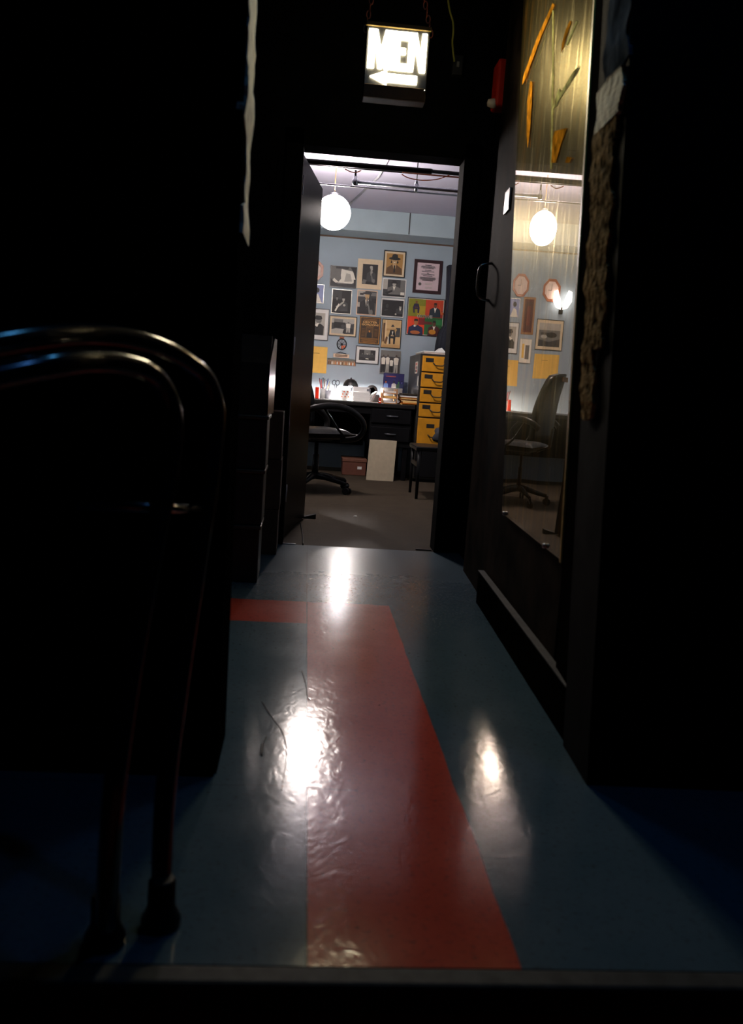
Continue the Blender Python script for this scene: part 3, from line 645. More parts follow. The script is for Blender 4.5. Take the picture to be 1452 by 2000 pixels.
def d1(P):
    P.r(0,0,1,1,MG); P.p([(0,0),(1,0),(1,.18),(.3,.12),(0,.4)], DG); P.p([(.42,.9),(.6,.85),(.95,.8),(1,.3),(.85,.18),(.3,.2),(.42,.4),(.4,.6)], WH)
    P.p([(.62,.7),(.78,.66),(.86,.3),(.55,.26)], LG); P.p([(.78,1),(1,1),(1,.4),(.9,.75)], K); P.p([(.08,.3),(.2,.18),(.34,.22),(.14,.42)], WH); P.r(.93,.1,1,.4,K); P.r(.2,.9,.7,1,DG)
pic('framed_photo', 'pale overexposed photo in thin black frame, upper left of the group', (643.8,519,697.5,563), FB, .007, None, 0, d1)
def d2(P):
    P.r(0,0,1,1,K); P.bust(.58,.70,.62,DG,LG,None,WH,K); P.sax(.5,.42,.7,MG); P.p([(0,.05),(.22,0),(.3,.2),(.08,.24)], MG); P.e(.56,.86,.1,.07,LG)
pic('mounted_photo', 'unframed cream mounted photo of a man playing saxophone, left of the hat portrait', (697,505.5,748,566), None, 0, CREAM, (.05,.045,.045,.048), d2)
def d3(P):
    P.r(0,0,1,1,SEP); P.p([(.02,0),(.98,0),(.95,.3),(.65,.46),(.35,.46),(.05,.3)], DSEP); P.p([(.38,.46),(.62,.46),(.52,.12)], SKIN); P.p([(.47,.44),(.55,.44),(.56,.1),(.46,.08)], K)
    P.r(.41,.44,.59,.56,SKIN); P.e(.50,.66,.17,.17,SKIN); P.p([(.36,.60),(.32,.7),(.26,.56),(.35,.52)], K); P.p([(.64,.60),(.68,.7),(.75,.56),(.65,.52)], K)
    P.e(.5,.76,.36,.07,K); P.p([(.3,.76),(.7,.78),(.66,.95),(.5,.99),(.36,.95)], K); P.r(.43,.66,.47,.68,K); P.r(.54,.66,.58,.68,K); P.e(.5,.57,.06,.02,WH)
pic('framed_photo', 'sepia portrait of a smiling man in a dark hat, topmost of the framed pictures', (748,489,793.5,543), FB, .010, CREAM, .018, d3)
def d4(P):
    P.r(0,0,1,1,DG); P.r(0,.4,.2,1,LG); P.r(.78,.3,1,1,MG); P.bust(.5,.66,.6,MG,LG,K,WH); P.p([(.2,.1),(.45,.3),(.4,.38),(.1,.2)], K); P.r(.8,.1,.98,.28,WH); P.r(0,0,1,.1,K)
pic('framed_photo', 'grey photo of a seated man in a cap, directly below the hat portrait', (746,543.5,794,582), None, 0, WHITE, .009, d4)
PINK = cm(214,190,196)
def d5(P):
    P.r(0,0,1,1,PINK)
    for v, w in ((.92,.3),(.88,.6),(.845,.66),(.81,.5),(.74,.3),(.69,.56),(.63,.1),(.585,.6),(.53,.42),(.47,.7),(.435,.74),(.40,.66),(.365,.5)):
        P.r(.5-w/2, v-.011, .5+w/2, v+.011, DG if w > .5 else K)
    P.e(.17,.22,.075,.06,MG); P.e(.17,.22,.045,.035,DG)
    for v in (.26,.22,.12,.08): P.r(.4, v-.008, .72, v+.008, LG)
pic('framed_certificate', 'pale pink printed certificate with seal in a wide dark maroon frame', (806.6,506.8,864.5,575), FM, .030, None, 0, d5, cat='certificate')
def d6(P):
    P.r(0,0,1,1,K); P.r(0,.6,.5,1,DG); P.bust(.6,.55,.5,DG,LG); P.bust(.25,.6,.4,K,MG); P.p([(.2,.28),(.6,.52),(.62,.46),(.28,.2)], LG); P.p([(.15,.1),(.35,.42),(.4,.36),(.22,.06)], WH); P.e(.65,.35,.07,.05,LG)
pic('framed_photo', 'dark photo of horn players in a thin silver frame, below the overexposed photo', (647,564.6,688,614), FS, .006, None, 0, d6)
def d7(P):
    P.r(0,0,1,1,DG); P.r(0,.75,.4,1,LG); P.r(.1,.82,.3,.9,K); P.r(.7,.8,1,.95,MG); P.r(.75,.5,1,.7,K); P.bust(.5,.70,.85,K,SKIN,DG,WH,K); P.sax(.48,.35,.75,MG); P.r(0,.3,.12,.5,LG)
pic('mounted_photo', 'pinkish bordered photo of a saxophone player in a dark suit', (696,566,737.6,616.7), None, 0, cm(224,190,160), .009, d7)
def d8(P):
    P.r(0,0,1,1,K); P.e(.24,.62,.07,.13,DG); P.bust(.86,.56,.42,DG,LG,None,WH); P.p([(.12,.3),(.3,.36),(.28,.42),(.12,.38)], DG); P.e(.66,.14,.04,.06,LG)
pic('framed_photo', 'black photo with two faces and a white border, left of the four coloured poster', (743,581.5,790.5,621), FS, .003, WHITE, (.010,.006,.008,.016), d8)
OL, RD, ORG, GRN = cm(128,128,16), cm(196,62,26), cm(232,64,20), cm(28,92,40)
def d9(P):
    P.r(0,0,1,1,WH); P.r(.015,.5,.49,.985,OL); P.r(.49,.5,.985,.985,RD); P.r(.015,.015,.49,.5,ORG); P.r(.49,.015,.985,.5,GRN)
    P.r(.25,.55,.49,.8,cm(176,150,30)); P.r(.7,.5,.985,.7,cm(160,40,24)); P.r(.32,.28,.49,.46,cm(120,20,20)); P.r(.49,.3,.7,.38,cm(100,30,24)); P.r(.8,.3,.985,.45,cm(30,120,60))
    P.seated(.23,.60,.34,cm(40,30,60),cm(120,70,40)); P.bust(.76,.80,.32,cm(24,40,52),cm(110,62,36),None,WH)
    P.bust(.25,.30,.42,cm(24,32,72),cm(180,110,60)); P.e(.22,.24,.03,.03,WH); P.bust(.76,.30,.34,cm(70,16,16),cm(90,50,30),None,WH)
    P.sax(.86,.72,.28,cm(200,90,30)); P.e(.72,.10,.1,.07,cm(200,130,30)); P.e(.24,.06,.14,.05,cm(180,100,50))
    P.k += 2
    text_into(P.b, 'COLTRANE', (P.x1-P.x0)*.42, (P.z1-P.z0)*.085, (P.P(.27,0)[0], P.y-P.k*.0004, P.P(0,.47)[2]), WH, 0, 0.05); P.k += 1
    text_into(P.b, 'COLTRANE', (P.x1-P.x0)*.40, (P.z1-P.z0)*.075, (P.P(.28,0)[0], P.y-P.k*.0004, P.P(0,.475)[2]), K, 0, 0.02)
pic('framed_poster', 'square poster of four coloured quarters lettered COLTRANE in a thin black frame', (793,581,868.6,658), FB, .007, None, 0, d9, cat='poster')
c0 = at(643, 636, Y=YB)
def d10(P):
    P.r(0,0,1,1,LG); P.p([(0.1,0),(.92,0),(.95,.4),(.7,.52),(.3,.44),(.1,.3)], K); P.p([(.3,.44),(.62,.56),(.5,.36)], WH); P.e(.58,.66,.2,.13,MG); P.e(.55,.76,.26,.08,K); P.p([(.3,.74),(.8,.74),(.75,.86),(.4,.88)], K)
picxz('framed_photo', 'white mounted photo of a man in a black cap, partly behind the open door', c0.x-.225, c0.x-.004, at(640,668,Y=YB).z+.01, at(640,603,Y=YB).z-.004, FB, .006, WHITE, (.03,.032,.045,.035), d10)
def d11(P):
    P.r(0,0,1,1,DG); P.r(0,.7,1,1,LG); P.r(.1,.72,.5,.95,MG); P.p([(0,0),(.55,0),(.6,.3),(.2,.35),(0,.25)], LG); P.r(.1,.4,.6,.75,K); P.e(.5,.5,.08,.12,DG); P.body(.74,.1,.7,WH,LG,MG,.11); P.p([(.5,.05),(.62,0),(.66,.3),(.55,.3)], K); P.body(.9,.1,.6,DG,K,MG,.07)
pic('framed_photo', 'wide cream mounted photo of people indoors, above the round medallion', (642,616,698,658.5), FB, .008, CREAM, .018, d11)
BR, GOLD = cm(62,40,20), cm(206,140,60)
def d12(P):
    P.r(0,0,1,1,GOLD); P.r(.03,.02,.97,.98,BR); P.r(.3,.24,.68,.62,cm(110,80,44)); P.r(.34,.26,.64,.60,cm(84,56,28)); P.bust(.49,.46,.26,K,GOLD)
    for v, w in ((.92,.7),(.88,.6),(.64,.36),(.20,.86),(.165,.86),(.12,.74),(.08,.8),(.045,.6)): P.r(.5-w/2, v-.008, .5+w/2, v+.008, cm(170,116,52))
    for v in (.55,.5,.45,.4,.35,.3): P.r(.1,v-.006,.26,v+.006,cm(140,96,44)); P.r(.74,v-.006,.9,v+.006,cm(140,96,44))
    P.k += 1; w = P.x1-P.x0; h = P.z1-P.z0
    text_into(P.b, 'DEXTER', w*.72, h*.075, (P.P(.14,0)[0], P.y-P.k*.0004, P.P(0,.775)[2]), cm(226,176,110), 0, 0.03)
    text_into(P.b, 'GORDON!', w*.84, h*.075, (P.P(.08,0)[0], P.y-P.k*.0004, P.P(0,.68)[2]), cm(226,176,110), 0, 0.03)
pic('framed_poster', 'brown concert poster lettered DEXTER GORDON! with orange border', (700.6,618,744,673.5), FB, .006, None, 0, d12, cat='poster')
def d13(P):
    P.r(0,0,1,1,cm(206,170,116)); P.r(0,.2,.12,.9,DSEP); P.r(.12,.15,.2,1,cm(226,196,150)); P.r(.75,.4,1,.75,DG); P.r(.2,.62,.8,.7,cm(186,146,90)); P.seated(.55,.12,.72,K,SKIN,DG); P.p([(.52,.6),(.6,.6),(.56,.42)], WH); P.p([(.1,.15),(.2,.1),(.32,.36),(.2,.4)], DSEP); P.r(0,0,1,.08,cm(190,150,96)); P.r(.3,.1,.36,.4,WH)
pic('framed_photo', 'sepia photo of a seated man in a hat, right of the brown concert poster', (744,623,785,681.5), FB, .006, cm(220,186,134), (.008,.006,.006,.008), d13)
def d17(P):
    P.r(0,0,1,1,K); P.r(.3,.5,.7,1,MG); P.bust(.5,.6,.4,DG,LG); P.bust(.2,.6,.34,DG,MG); P.bust(.8,.62,.34,DG,MG); P.p([(.4,.12),(.6,.1),(.58,.2),(.42,.22)], WH)
pic('framed_photo', 'small dark group photo with wide white mount in black frame', (694,675.5,741,712), FB, .007, WHITE, .028, d17)
def d18(P):
    P.r(0,0,1,1,DG); P.r(0,.75,1,1,MG); P.r(.1,.0,.9,.06,MG)
    for u, h, w in ((.14,.78,.11),(.36,.80,.10),(.56,.66,.09),(.80,.80,.13)): P.body(u,.04,h,WH,K if u in (.14,.56) else LG,cm(70,60,50),w)
pic('framed_photo', 'black and white photo of four people in white shirts, lowest on the right', (742,684,783,731), FS, .004, None, 0, d18)
def d22(P): P.r(0,0,1,1,cm(150,160,200)); P.p([(.1,0),(.9,0),(.6,.5),(.3,.4)], WH); P.e(.5,.7,.2,.15,DG)
picxz('framed_photo', 'small bluish photo partly hidden behind the open door, over the capped man', at(633,575,Y=YB).x-.14, at(633,575,Y=YB).x, at(630,593,Y=YB).z, at(630,556,Y=YB).z, FS, .005, None, 0, d22)
# pictures behind the open door, seen in the clear sheet
def dl(P): P.r(0,0,1,1,MG); P.r(0,.7,1,1,LG); P.p([(0,0),(1,0),(1,.3),(.5,.2),(0,.35)], DG); P.e(.4,.5,.25,.12,K); P.r(.6,.5,.9,.6,DG); P.e(.75,.42,.15,.08,LG)
picxz('framed_photo', 'cream mounted landscape photo over the blank yellow sheet, seen in the clear sheet', -.62, -.27, 1.30, 1.60, FB, .006, CREAM, .03, dl)
def dr(P): P.r(0,0,1,1,cm(96,22,12)); P.r(.08,.06,.92,.94,cm(70,14,10)); P.r(.3,.2,.7,.8,cm(110,36,16))
picxz('framed_poster', 'dark red framed poster seen reflected in the clear sheet', -.23, -.07, 1.44, 1.80, mat('wood_frame', (0.3, 0.13, 0.04), 0.4), .022, None, 0, dr, cat='poster')
def dw(P): P.r(0,0,1,1,WH); P.r(.15,.15,.5,.75,MG); P.r(.6,.2,.8,.8,YPAPER)
picxz('framed_photo', 'pale photo under the dark red poster seen in the clear sheet', -.23, -.07, 1.16, 1.40, FS, .006, None, 0, dw)

# paper sheets
def sheet_(name, label, x0, x1, z0, z1, m, y=YB-0.004, group=None, cat='paper', lines=True):
    t = thing(name, label, cat, ((x0+x1)/2, y, z0), group)
    bm = MB(); n = 8
    g = [[bm.bm.verts.new((x0+(x1-x0)*i/n, y-0.004*math.sin(i/n*3.1)*(j/n), z0+(z1-z0)*j/n)) for i in range(n+1)] for j in range(n+1)]
    for j in range(n):
        for i in range(n):
            f = bm.bm.faces.new([g[j][i], g[j][i+1], g[j+1][i+1], g[j+1][i]]); f.smooth = True; f.material_index = bm.mi(m)
    bm.build('paper_sheet', None, t)
    if lines:
        bm = MB(); bm.box((x0+(x1-x0)*.45, y-0.006, z0+(z1-z0)*.74), (x0+(x1-x0)*.70, y-0.0055, z0+(z1-z0)*.755), DSEP); bm.build('printed_line', None, t)
    return t
yp = at(640, 704, Y=YB)
sheet_('yellow_envelope', 'plain yellow sheet pinned to the wall beside the open door edge', yp.x-.26, yp.x-.006, at(630,729,Y=YB).z, at(630,678,Y=YB).z+.002, YPAPER, group='yellow sheets on the wall')
sheet_('yellow_envelope', 'blank yellow sheet below the landscape photo, seen in the clear sheet', -.60, -.28, 1.02, 1.26, YPAPER, group='yellow sheets on the wall')

# octagonal clocks
def octa(cx, cz, label):
    t = thing('octagonal_clock', label, 'clock', (cx, YB-.01, cz), 'octagonal wall clocks')
    bm = MB(); ro, ri = .118, .092; WD = mat('reddish_wood', (0.36, 0.10, 0.04), 0.35)
    for k in range(8):
        a0 = math.pi/8+k*math.pi/4; a1 = a0+math.pi/4
        q = [(ro*math.cos(a0), ro*math.sin(a0)), (ro*math.cos(a1), ro*math.sin(a1)), (ri*math.cos(a1), ri*math.sin(a1)), (ri*math.cos(a0), ri*math.sin(a0))]
        bm.prism([(cx+x, YB-0.001, cz+z) for x, z in q], (0, -0.02, 0), WD)
    bm.build('frame', None, t)
    MB().lathe((cx, YB-0.004, cz), [(.1, 0), (.1, -.004)], cm(222,200,190), 8, 'y').build('dial', None, t)
    bm = MB(); bm.box((cx-.002, YB-.012, cz), (cx+.002, YB-.0105, cz+.06), K); bm.box((cx, YB-.012, cz-.002), (cx+.045, YB-.0105, cz+.002), K); bm.build('hands', None, t)
oc = at(610, 528, Y=YB)
octa(oc.x, oc.z, 'octagonal reddish wood framed clock whose edge shows past the open door')
octa(-.42, 1.88, 'octagonal wood framed clock seen only in the clear sheet')
# double sconce behind the door (seen in the sheet)
t = thing('wall_sconce', 'lit wall lamp with two white fan shades seen in the clear sheet', 'lamp', (-.56, YB-.03, 1.72))
MB().box((-.585, YB-.03, 1.66), (-.535, YB, 1.72), BLACKPL, .004).build('back_plate', None, t)
for s_ in (-1, 1):
    bm = MB(); x = -.56
    bm.prism([(x+s_*.012, YB-.07, 1.70), (x+s_*.07, YB-.07, 1.715), (x+s_*.115, YB-.07, 1.78), (x+s_*.11, YB-.07, 1.87), (x+s_*.07, YB-.07, 1.885), (x+s_*.03, YB-.07, 1.80)], (0, .03, 0), mat('glowing_shade', (1,1,1), .4, emit=5, ecol=(1,.93,.92), var=0))
    bm.build('shade', None, t)

# medallion, plaque, panorama strip
c = at(667.8, 672.5, Y=YB); t = thing('round_medallion', 'small round spoked medallion with orange patches hanging below the wide photo', 'ornament', (c.x, YB-.004, c.z))
bm = MB(); bm.tube([(c.x+.046*math.cos(a*math.pi/14), YB-.008, c.z+.052*math.sin(a*math.pi/14)) for a in range(28)], .005, BLACKPL, 8, closed=True)
for k in range(8): bm.tube([(c.x, YB-.008, c.z), (c.x+.045*math.cos(k*math.pi/4), YB-.008, c.z+.051*math.sin(k*math.pi/4))], .002, BLACKPL, 6)
bm.lathe((c.x, YB-.006, c.z), [(.012, 0), (.012, -.008)], BLACKPL, 14, 'y'); bm.build('wheel', None, t)
MB().lathe((c.x, YB-.002, c.z), [(.044, 0), (.044, -.002)], cm(150,160,170), 20, 'y').build('disc', None, t)
bm = MB(); bm.box((c.x-.004, YB-.009, c.z-.042), (c.x+.014, YB-.005, c.z-.012), ORANGE); bm.box((c.x+.018, YB-.009, c.z-.036), (c.x+.036, YB-.005, c.z-.010), ORANGE); bm.build('orange_patch', None, t)
MB().box((c.x-.024, YB-.006, c.z+.05), (c.x+.020, YB-.002, c.z+.074), cm(150,84,50), .002).build('hanging_tab', None, t)
a = at(651.5, 689, Y=YB); b = at(682, 701, Y=YB)
t = thing('small_plaque', 'small cream plaque with two printed lines above the panorama strip', 'plaque', ((a.x+b.x)/2, YB-.01, b.z))
MB().box((a.x, YB-.016, b.z+.006), (b.x, YB-.008, a.z-.006), cm(226,200,176), .002).build('plate', None, t)
bm = MB(); 
for v in (.66, .34): bm.box((a.x+.018, YB-.0172, b.z+.006+(a.z-b.z-.012)*v-.004), (b.x-.018, YB-.0164, b.z+.006+(a.z-b.z-.012)*v+.004), DSEP)
bm.build('printed_lines', None, t)
MB().tube([(a.x+.03, YB-.012, a.z-.004), (a.x+.07, YB-.012, a.z+.012), (b.x-.03, YB-.012, a.z-.004)], .003, BLACKPL, 6).build('hanger', None, t)
a = at(640, 697.5, Y=YB); b = at(695, 718, Y=YB)
t = thing('panorama_print', 'long narrow unframed group photo under the small plaque', 'photo', ((a.x+b.x)/2, YB-.003, b.z))
P = Pr(a.x, b.x, b.z+.012, a.z-.006, YB-.003); P.r(0,0,1,1,cm(120,100,84)); P.r(0,.75,1,1,cm(90,96,90))
random.seed(5)
for i in range(16):
    u = .05+.06*i; P.r(u-.02,.1,u+.02,.5,random.choice([WH,cm(196,120,70),DSEP,cm(200,170,130)])); P.e(u,.58,.014,.09,cm(180,130,90))
P.b.build('print', None, t)

# ------------------------------------------------------------------ desk
DX0, DX1, DY0, DY1, DZ = -1.1, at(812, 790, Y=7.8).x, 7.8, 8.62, 0.685
DK = mat('black_desk_enamel', (0.005, 0.005, 0.006), 0.5, var=0.2, spec=0.12); DT = mat('desk_top_laminate', (0.012, 0.011, 0.010), 0.4)
desk = thing('desk', 'long black office desk with drawer pedestal along the back wall', 'desk', ((DX0+DX1)/2, 8.2, 0))
MB().box((DX0, DY0, DZ-.035), (DX1, DY1, DZ), DT, .004).build('desktop', None, desk)
MB().box((DX0+.03, DY0+.02, DZ-.10), (DX1-.03, DY1-.02, DZ-.036), DK).build('apron', None, desk)
px0 = at(722, 840, Y=DY0).x
ped = MB().box((px0, DY0+.025, 0.30), (DX1-.02, DY1-.02, DZ-.10), DK, .003).build('pedestal', None, desk)
for zc, pxh in ((at(766,813,Y=DY0).z, 766), (at(764,848,Y=DY0).z, 764)):
    dr_ = MB().box((px0+.012, DY0+.008, zc-.065), (DX1-.032, DY0+.025, zc+.058), DK, .003).build('drawer', None, desk)
    xh = at(pxh, 830, Y=DY0).x
    MB().tube([(xh-.05, DY0+.01, zc), (xh-.045, DY0-.008, zc), (xh+.045, DY0-.008, zc), (xh+.05, DY0+.01, zc)], .0035, STEEL, 8).build('handle', None, dr_)
for x, y in ((DX0+.04, DY0+.05), (DX0+.04, DY1-.05), (px0+.04, DY0+.06), (px0+.04, DY1-.06), (DX1-.06, DY0+.06), (DX1-.06, DY1-.06)):
    MB().box((x-.02, y-.02, 0), (x+.02, y+.02, DZ-.09 if x < 0 else .30), DK, .003).build('leg', None, desk)
MB().box((DX0+.03, DY1-.06, .25), (px0, DY1-.045, DZ-.10), DK).build('modesty_panel', None, desk)
# board leaning under the pedestal
a = at(715, 936, Y=7.74); b = at(768, 938, Y=7.74); tz = .30
t = tag(MB().hexa([(a.x,7.72,0),(b.x,7.72,0),(b.x,7.732,0),(a.x,7.732,0),(a.x+.015,7.79,tz+.06),(b.x+.015,7.79,tz+.06),(b.x+.015,7.802,tz+.06),(a.x+.015,7.802,tz+.06)]).build('cream_board', mat('cream_board', (0.46, 0.39, 0.27), 0.6, var=0.06)), 'cream board leaning upright against the desk drawers on the floor', 'board')
a = at(672, 932, Z=0); 
t = thing('storage_box', 'low reddish brown box on the floor in the kneehole of the desk', 'box', (a.x+.09, 8.15, 0))
MB().box((a.x-.01, 8.05, 0.001), (a.x+.21, 8.35, .15), mat('red_brown_box', (0.16, 0.055, 0.035), 0.6), .004).build('box_body', None, t)
MB().box((a.x-.015, 8.045, .125), (a.x+.215, 8.355, .155), mat('red_brown_lid', (0.20, 0.08, 0.05), 0.6), .004).build('lid', None, t)
MB().box((a.x+.13, 8.046, .06), (a.x+.17, 8.05, .085), WHITE).build('label_patch', None, t)

# desk lamp
lc = at(685.5, 748, Y=8.25)
dl_ = thing('desk_lamp', 'black dome desk lamp glowing over the papers', 'lamp', (lc.x+.02, 8.42, DZ))
SH = mat('lamp_shade_black', (0.008, 0.008, 0.008), 0.3)
ztop = at(685, 740, Y=8.25).z; zbot = at(685, 754.5, Y=8.25).z; rr_ = (at(700.5, 753, Y=8.25).x-at(670.6, 753, Y=8.25).x)/2; hh = ztop-zbot
bm = MB().lathe((lc.x, 8.25, zbot), [(rr_, 0), (rr_*.93, hh*.35), (rr_*.72, hh*.72), (rr_*.42, hh*.95), (.001, hh), ], SH, 36); 
sh_in = bm.lathe((lc.x, 8.25, zbot), [(rr_*.96, 0.0), (rr_*.88, hh*.33), (rr_*.66, hh*.66), (rr_*.3, hh*.86), (.001, hh*.9)], WHITE, 36)
# remove the caps closing the mouth
for f in [f for f in bm.bm.faces if len(f.verts) > 8]: bm.bm.faces.remove(f)
bm.build('shade', None, dl_)
MB().lathe((lc.x, 8.25, zbot+.014), [(.001,-.022),(.015,-.018),(.022,0),(.016,.018),(.012,.028)], mat('lamp_bulb', (1,1,1), .4, emit=BULB_E, ecol=(1,.9,.85), var=0), 20).build('bulb', None, dl_)
MB().tube(smooth_path([(lc.x+.02, 8.42, DZ+.01), (lc.x+.02, 8.44, DZ+.09), (lc.x+.01, 8.38, ztop+.0), (lc.x, 8.27, ztop+.003)], 6), .006, BLACKPL, 10).build('neck', None, dl_)
MB().lathe((lc.x+.02, 8.42, DZ), [(.075, 0), (.075, .010), (.06, .018), (.001, .02)], BLACKPL, 28).build('base', None, dl_)

# pen cup and pens
cc = at(632, 776, Y=8.0); cc.z = DZ+.0065
t = thing('pen_cup', 'white cup holding pens at the left end of the lit desk', 'cup', cc)
MB().lathe(cc, [(.032, 0), (.036, .085), (.033, .085), (.030, .006), (.001, .006)], WHITE, 24).build('cup_body', None, t)
random.seed(11)
pcol = [('red', (.7,.04,.03)), ('black', (.02,.02,.02)), ('brown', (.3,.14,.06)), ('white', (.8,.8,.78)), ('dark blue', (.04,.06,.3)), ('yellow', (.7,.5,.1)), ('grey', (.3,.3,.32)), ('dark red', (.35,.03,.03))]
pcs = [(-.024, 0, -.10), (-.014, .01, -.03), (-.006, -.012, .04), (.004, .01, .10), (.012, -.006, .16), (.02, .006, .26), (.018, .016, .05), (-.018, -.012, -.22)]
tips = ['leaning furthest left but one', 'near the middle', 'left of centre', 'standing tall', 'leaning right', 'leaning furthest right', 'behind the white one', 'leaning furthest left']
for (nm, c_), (dx, dy, ln), tp_ in zip(pcol, pcs, tips):
    L_ = random.uniform(.14, .18); p0 = cc+Vector((dx*.55, dy*.6, .01)); dv = Vector((ln, random.uniform(-.1, .1), 1)).normalized()
    tt = thing('pen', f'{nm} pen in the white pen cup, {tp_}', 'pen', p0, 'pens in the pen cup')
    mm = mat('pen_'+nm.replace(' ', '_'), c_, .35)
    MB().tube([p0, p0+dv*L_], .0042, mm, 8).build('barrel', None, tt)
    MB().tube([p0+dv*L_, p0+dv*(L_+.010)], [.0038, .001], BLACKPL if nm != 'black' else WHITE, 8).build('tip', None, tt)
# second holder: white pencils & scissors
c2 = at(641, 778, Y=7.96); c2.z = DZ+.0065
t = thing('pen_cup', 'clear grey cup with white pencils right of the white pen cup', 'cup', c2)
MB().lathe(c2, [(.026, 0), (.03, .075), (.027, .075), (.025, .006), (.001, .006)], cm(190,190,200,.2), 22).build('cup_body', None, t)
for i, (ln, L_, lab) in enumerate(((.12, .15, 'tall white pencil leaning right in the grey cup'), (.02, .135, 'white pencil upright in the grey cup'), (-.06, .12, 'short white pencil leaning left in the grey cup'))):
    p0 = c2+Vector((.008*(i-1), 0, .01)); dv = Vector((ln, 0, 1)).normalized()
    tt = tag(MB().tube([p0, p0+dv*L_*.93, p0+dv*L_], [.004, .004, .001], WHITE, 8).build('pencil'), lab, 'pencil', 'white pencils')
rc = at(622, 775, Y=8.05)
tag(MB().box((rc.x-.03, 8.05, DZ), (rc.x+.004, 8.12, DZ+.105), RED, .004).build('red_box'), 'small red box left of the pen cup by the chair back', 'box')
mc = at(674, 776, Y=7.95); mc.z = DZ+.0065
t = thing('mug', 'white mug with orange pattern under the desk lamp', 'mug', mc)
MB().lathe(mc, [(.028, 0), (.034, .01), (.034, .085), (.031, .085), (.030, .012), (.001, .01)], WHITE, 28).build('mug_body', None, t)
MB().tube(smooth_path([mc+Vector((.033,0,.07)), mc+Vector((.055,0,.065)), mc+Vector((.057,0,.035)), mc+Vector((.033,0,.02))], 4), .005, WHITE, 8).build('handle', None, t)
bm = MB()
for k in range(7):
    a_ = -math.pi/2+(k-3)*.34; bm.lathe(mc+Vector((.0345*math.cos(a_), .0345*math.sin(a_), .03+.022*(k%3))), [(.001,-.007),(.006,-.004),(.007,0),(.006,.004),(.001,.007)], ORANGE, 8)
bm.build('pattern', None, t)
t = thing('scissors', 'black handled scissors standing behind the mug left of the lamp', 'scissors', (at(657,770,Y=8.05).x, 8.05, DZ))
sx = at(655, 770, Y=8.05).x
for s_ in (-1, 1):
    MB().tube([(sx+s_*.016+.016*math.cos(k*math.pi/6), 8.05, DZ+.155+.022*math.sin(k*math.pi/6)) for k in range(12)], .0035, BLACKPL, 6, closed=True).build('finger_loop', None, t)
    MB().tube([(sx+s_*.01, 8.05, DZ+.135), (sx-s_*.006, 8.05, DZ+.003)], [.004, .002], STEEL, 6).build('blade', None, t)
# paper stacks, tray, dispenser
def stack(x0, x1, y0, y1, n, th, labf, m=WHITE, z=DZ+.0065, name='paper_stack', cat='papers', group=None, jit=.006, seed=1):
    random.seed(seed); zc = z
    for i in range(n):
        dx, dy, h = random.uniform(-jit, jit), random.uniform(-jit, jit), th*random.uniform(.8, 1.2)
        mm = m[i % len(m)] if isinstance(m, list) else m
        o = MB().box((x0+dx, y0+dy, zc), (x1+dx, y1+dy, zc+h-.0006), mm, .0008).build(name)
        tag(o, labf(i, n), cat, group); zc += h
    return zc
WORDS = ['lowest', 'second from bottom', 'third from bottom', 'fourth from bottom', 'fifth from bottom', 'fifth from top', 'fourth from top', 'third from top', 'second from top', 'topmost']
def word(i, n): return WORDS[i] if i < n/2 else WORDS[10-(n-i)]
x = at(626, 780, Y=7.82).x
stack(x, x+.56, 7.815, 8.10, 2, .003, lambda i, n: f'wide white paper spread along the desk front edge, {"lower" if i == 0 else "upper"} layer', group='loose papers on the desk', seed=2, z=DZ+.0005)
x = at(690, 780, Y=7.9).x
z_ = stack(x, x+.155, 7.9, 8.15, 4, .022, lambda i, n: f'thick white paper pile right of the mug, {["lowest","second","third","topmost"][i]} in its stack', group='white paper piles', seed=3)
t = thing('calendar_block', 'white standing calendar pad on the paper pile below the lamp', 'calendar', (x+.05, 7.98, z_))
MB().prism([(x+.0, 7.98, z_), (x+.0, 8.06, z_), (x+.0, 8.03, z_+.045)], (.15, 0, 0), WHITE).build('pad', None, t)
MB().box((x+.125, 7.99, z_), (x+.160, 8.0, z_+.03), mat('grey_clip', (.15,.16,.18), .4)).build('clip', None, t, label='grey clip')
x = at(722, 780, Y=7.9).x
for i in range(3):
    DZe = DZ+.0065; o = MB().hexa([(x+.01*i, 7.9+.012*i, DZe), (x+.008+.01*i, 7.9+.012*i, DZe), (x+.008+.01*i, 8.14+.012*i, DZe), (x+.01*i, 8.14+.012*i, DZe), (x+.04+.012*i, 7.9+.012*i, DZ+.085+.008*i), (x+.047+.012*i, 7.9+.012*i, DZ+.085+.008*i), (x+.047+.012*i, 8.14+.012*i, DZ+.085+.008*i), (x+.04+.012*i, 8.14+.012*i, DZ+.085+.008*i)]).build('leaning_envelope', WHITE if i % 2 == 0 else cm(240,232,226))
    tag(o, f'white envelope leaning in the row before the folders, {["leftmost","middle","rightmost"][i]}', 'envelope', 'leaning white envelopes')
dp = at(729, 762, Y=8.3)
t = thing('tape_dispenser', 'black tape dispenser behind the white papers', 'tape dispenser', (dp.x, 8.3, DZ))
MB().box((dp.x-.065, 8.27, DZ), (dp.x+.065, 8.34, DZ+.07), BLACKPL, .012).build('dispenser_body', None, t)
MB().lathe((dp.x-.01, 8.275, DZ+.105), [(.052, 0), (.052, .05), (.03, .05), (.03, 0)], BLACKPL, 24, 'y').build('tape_roll', None, t)
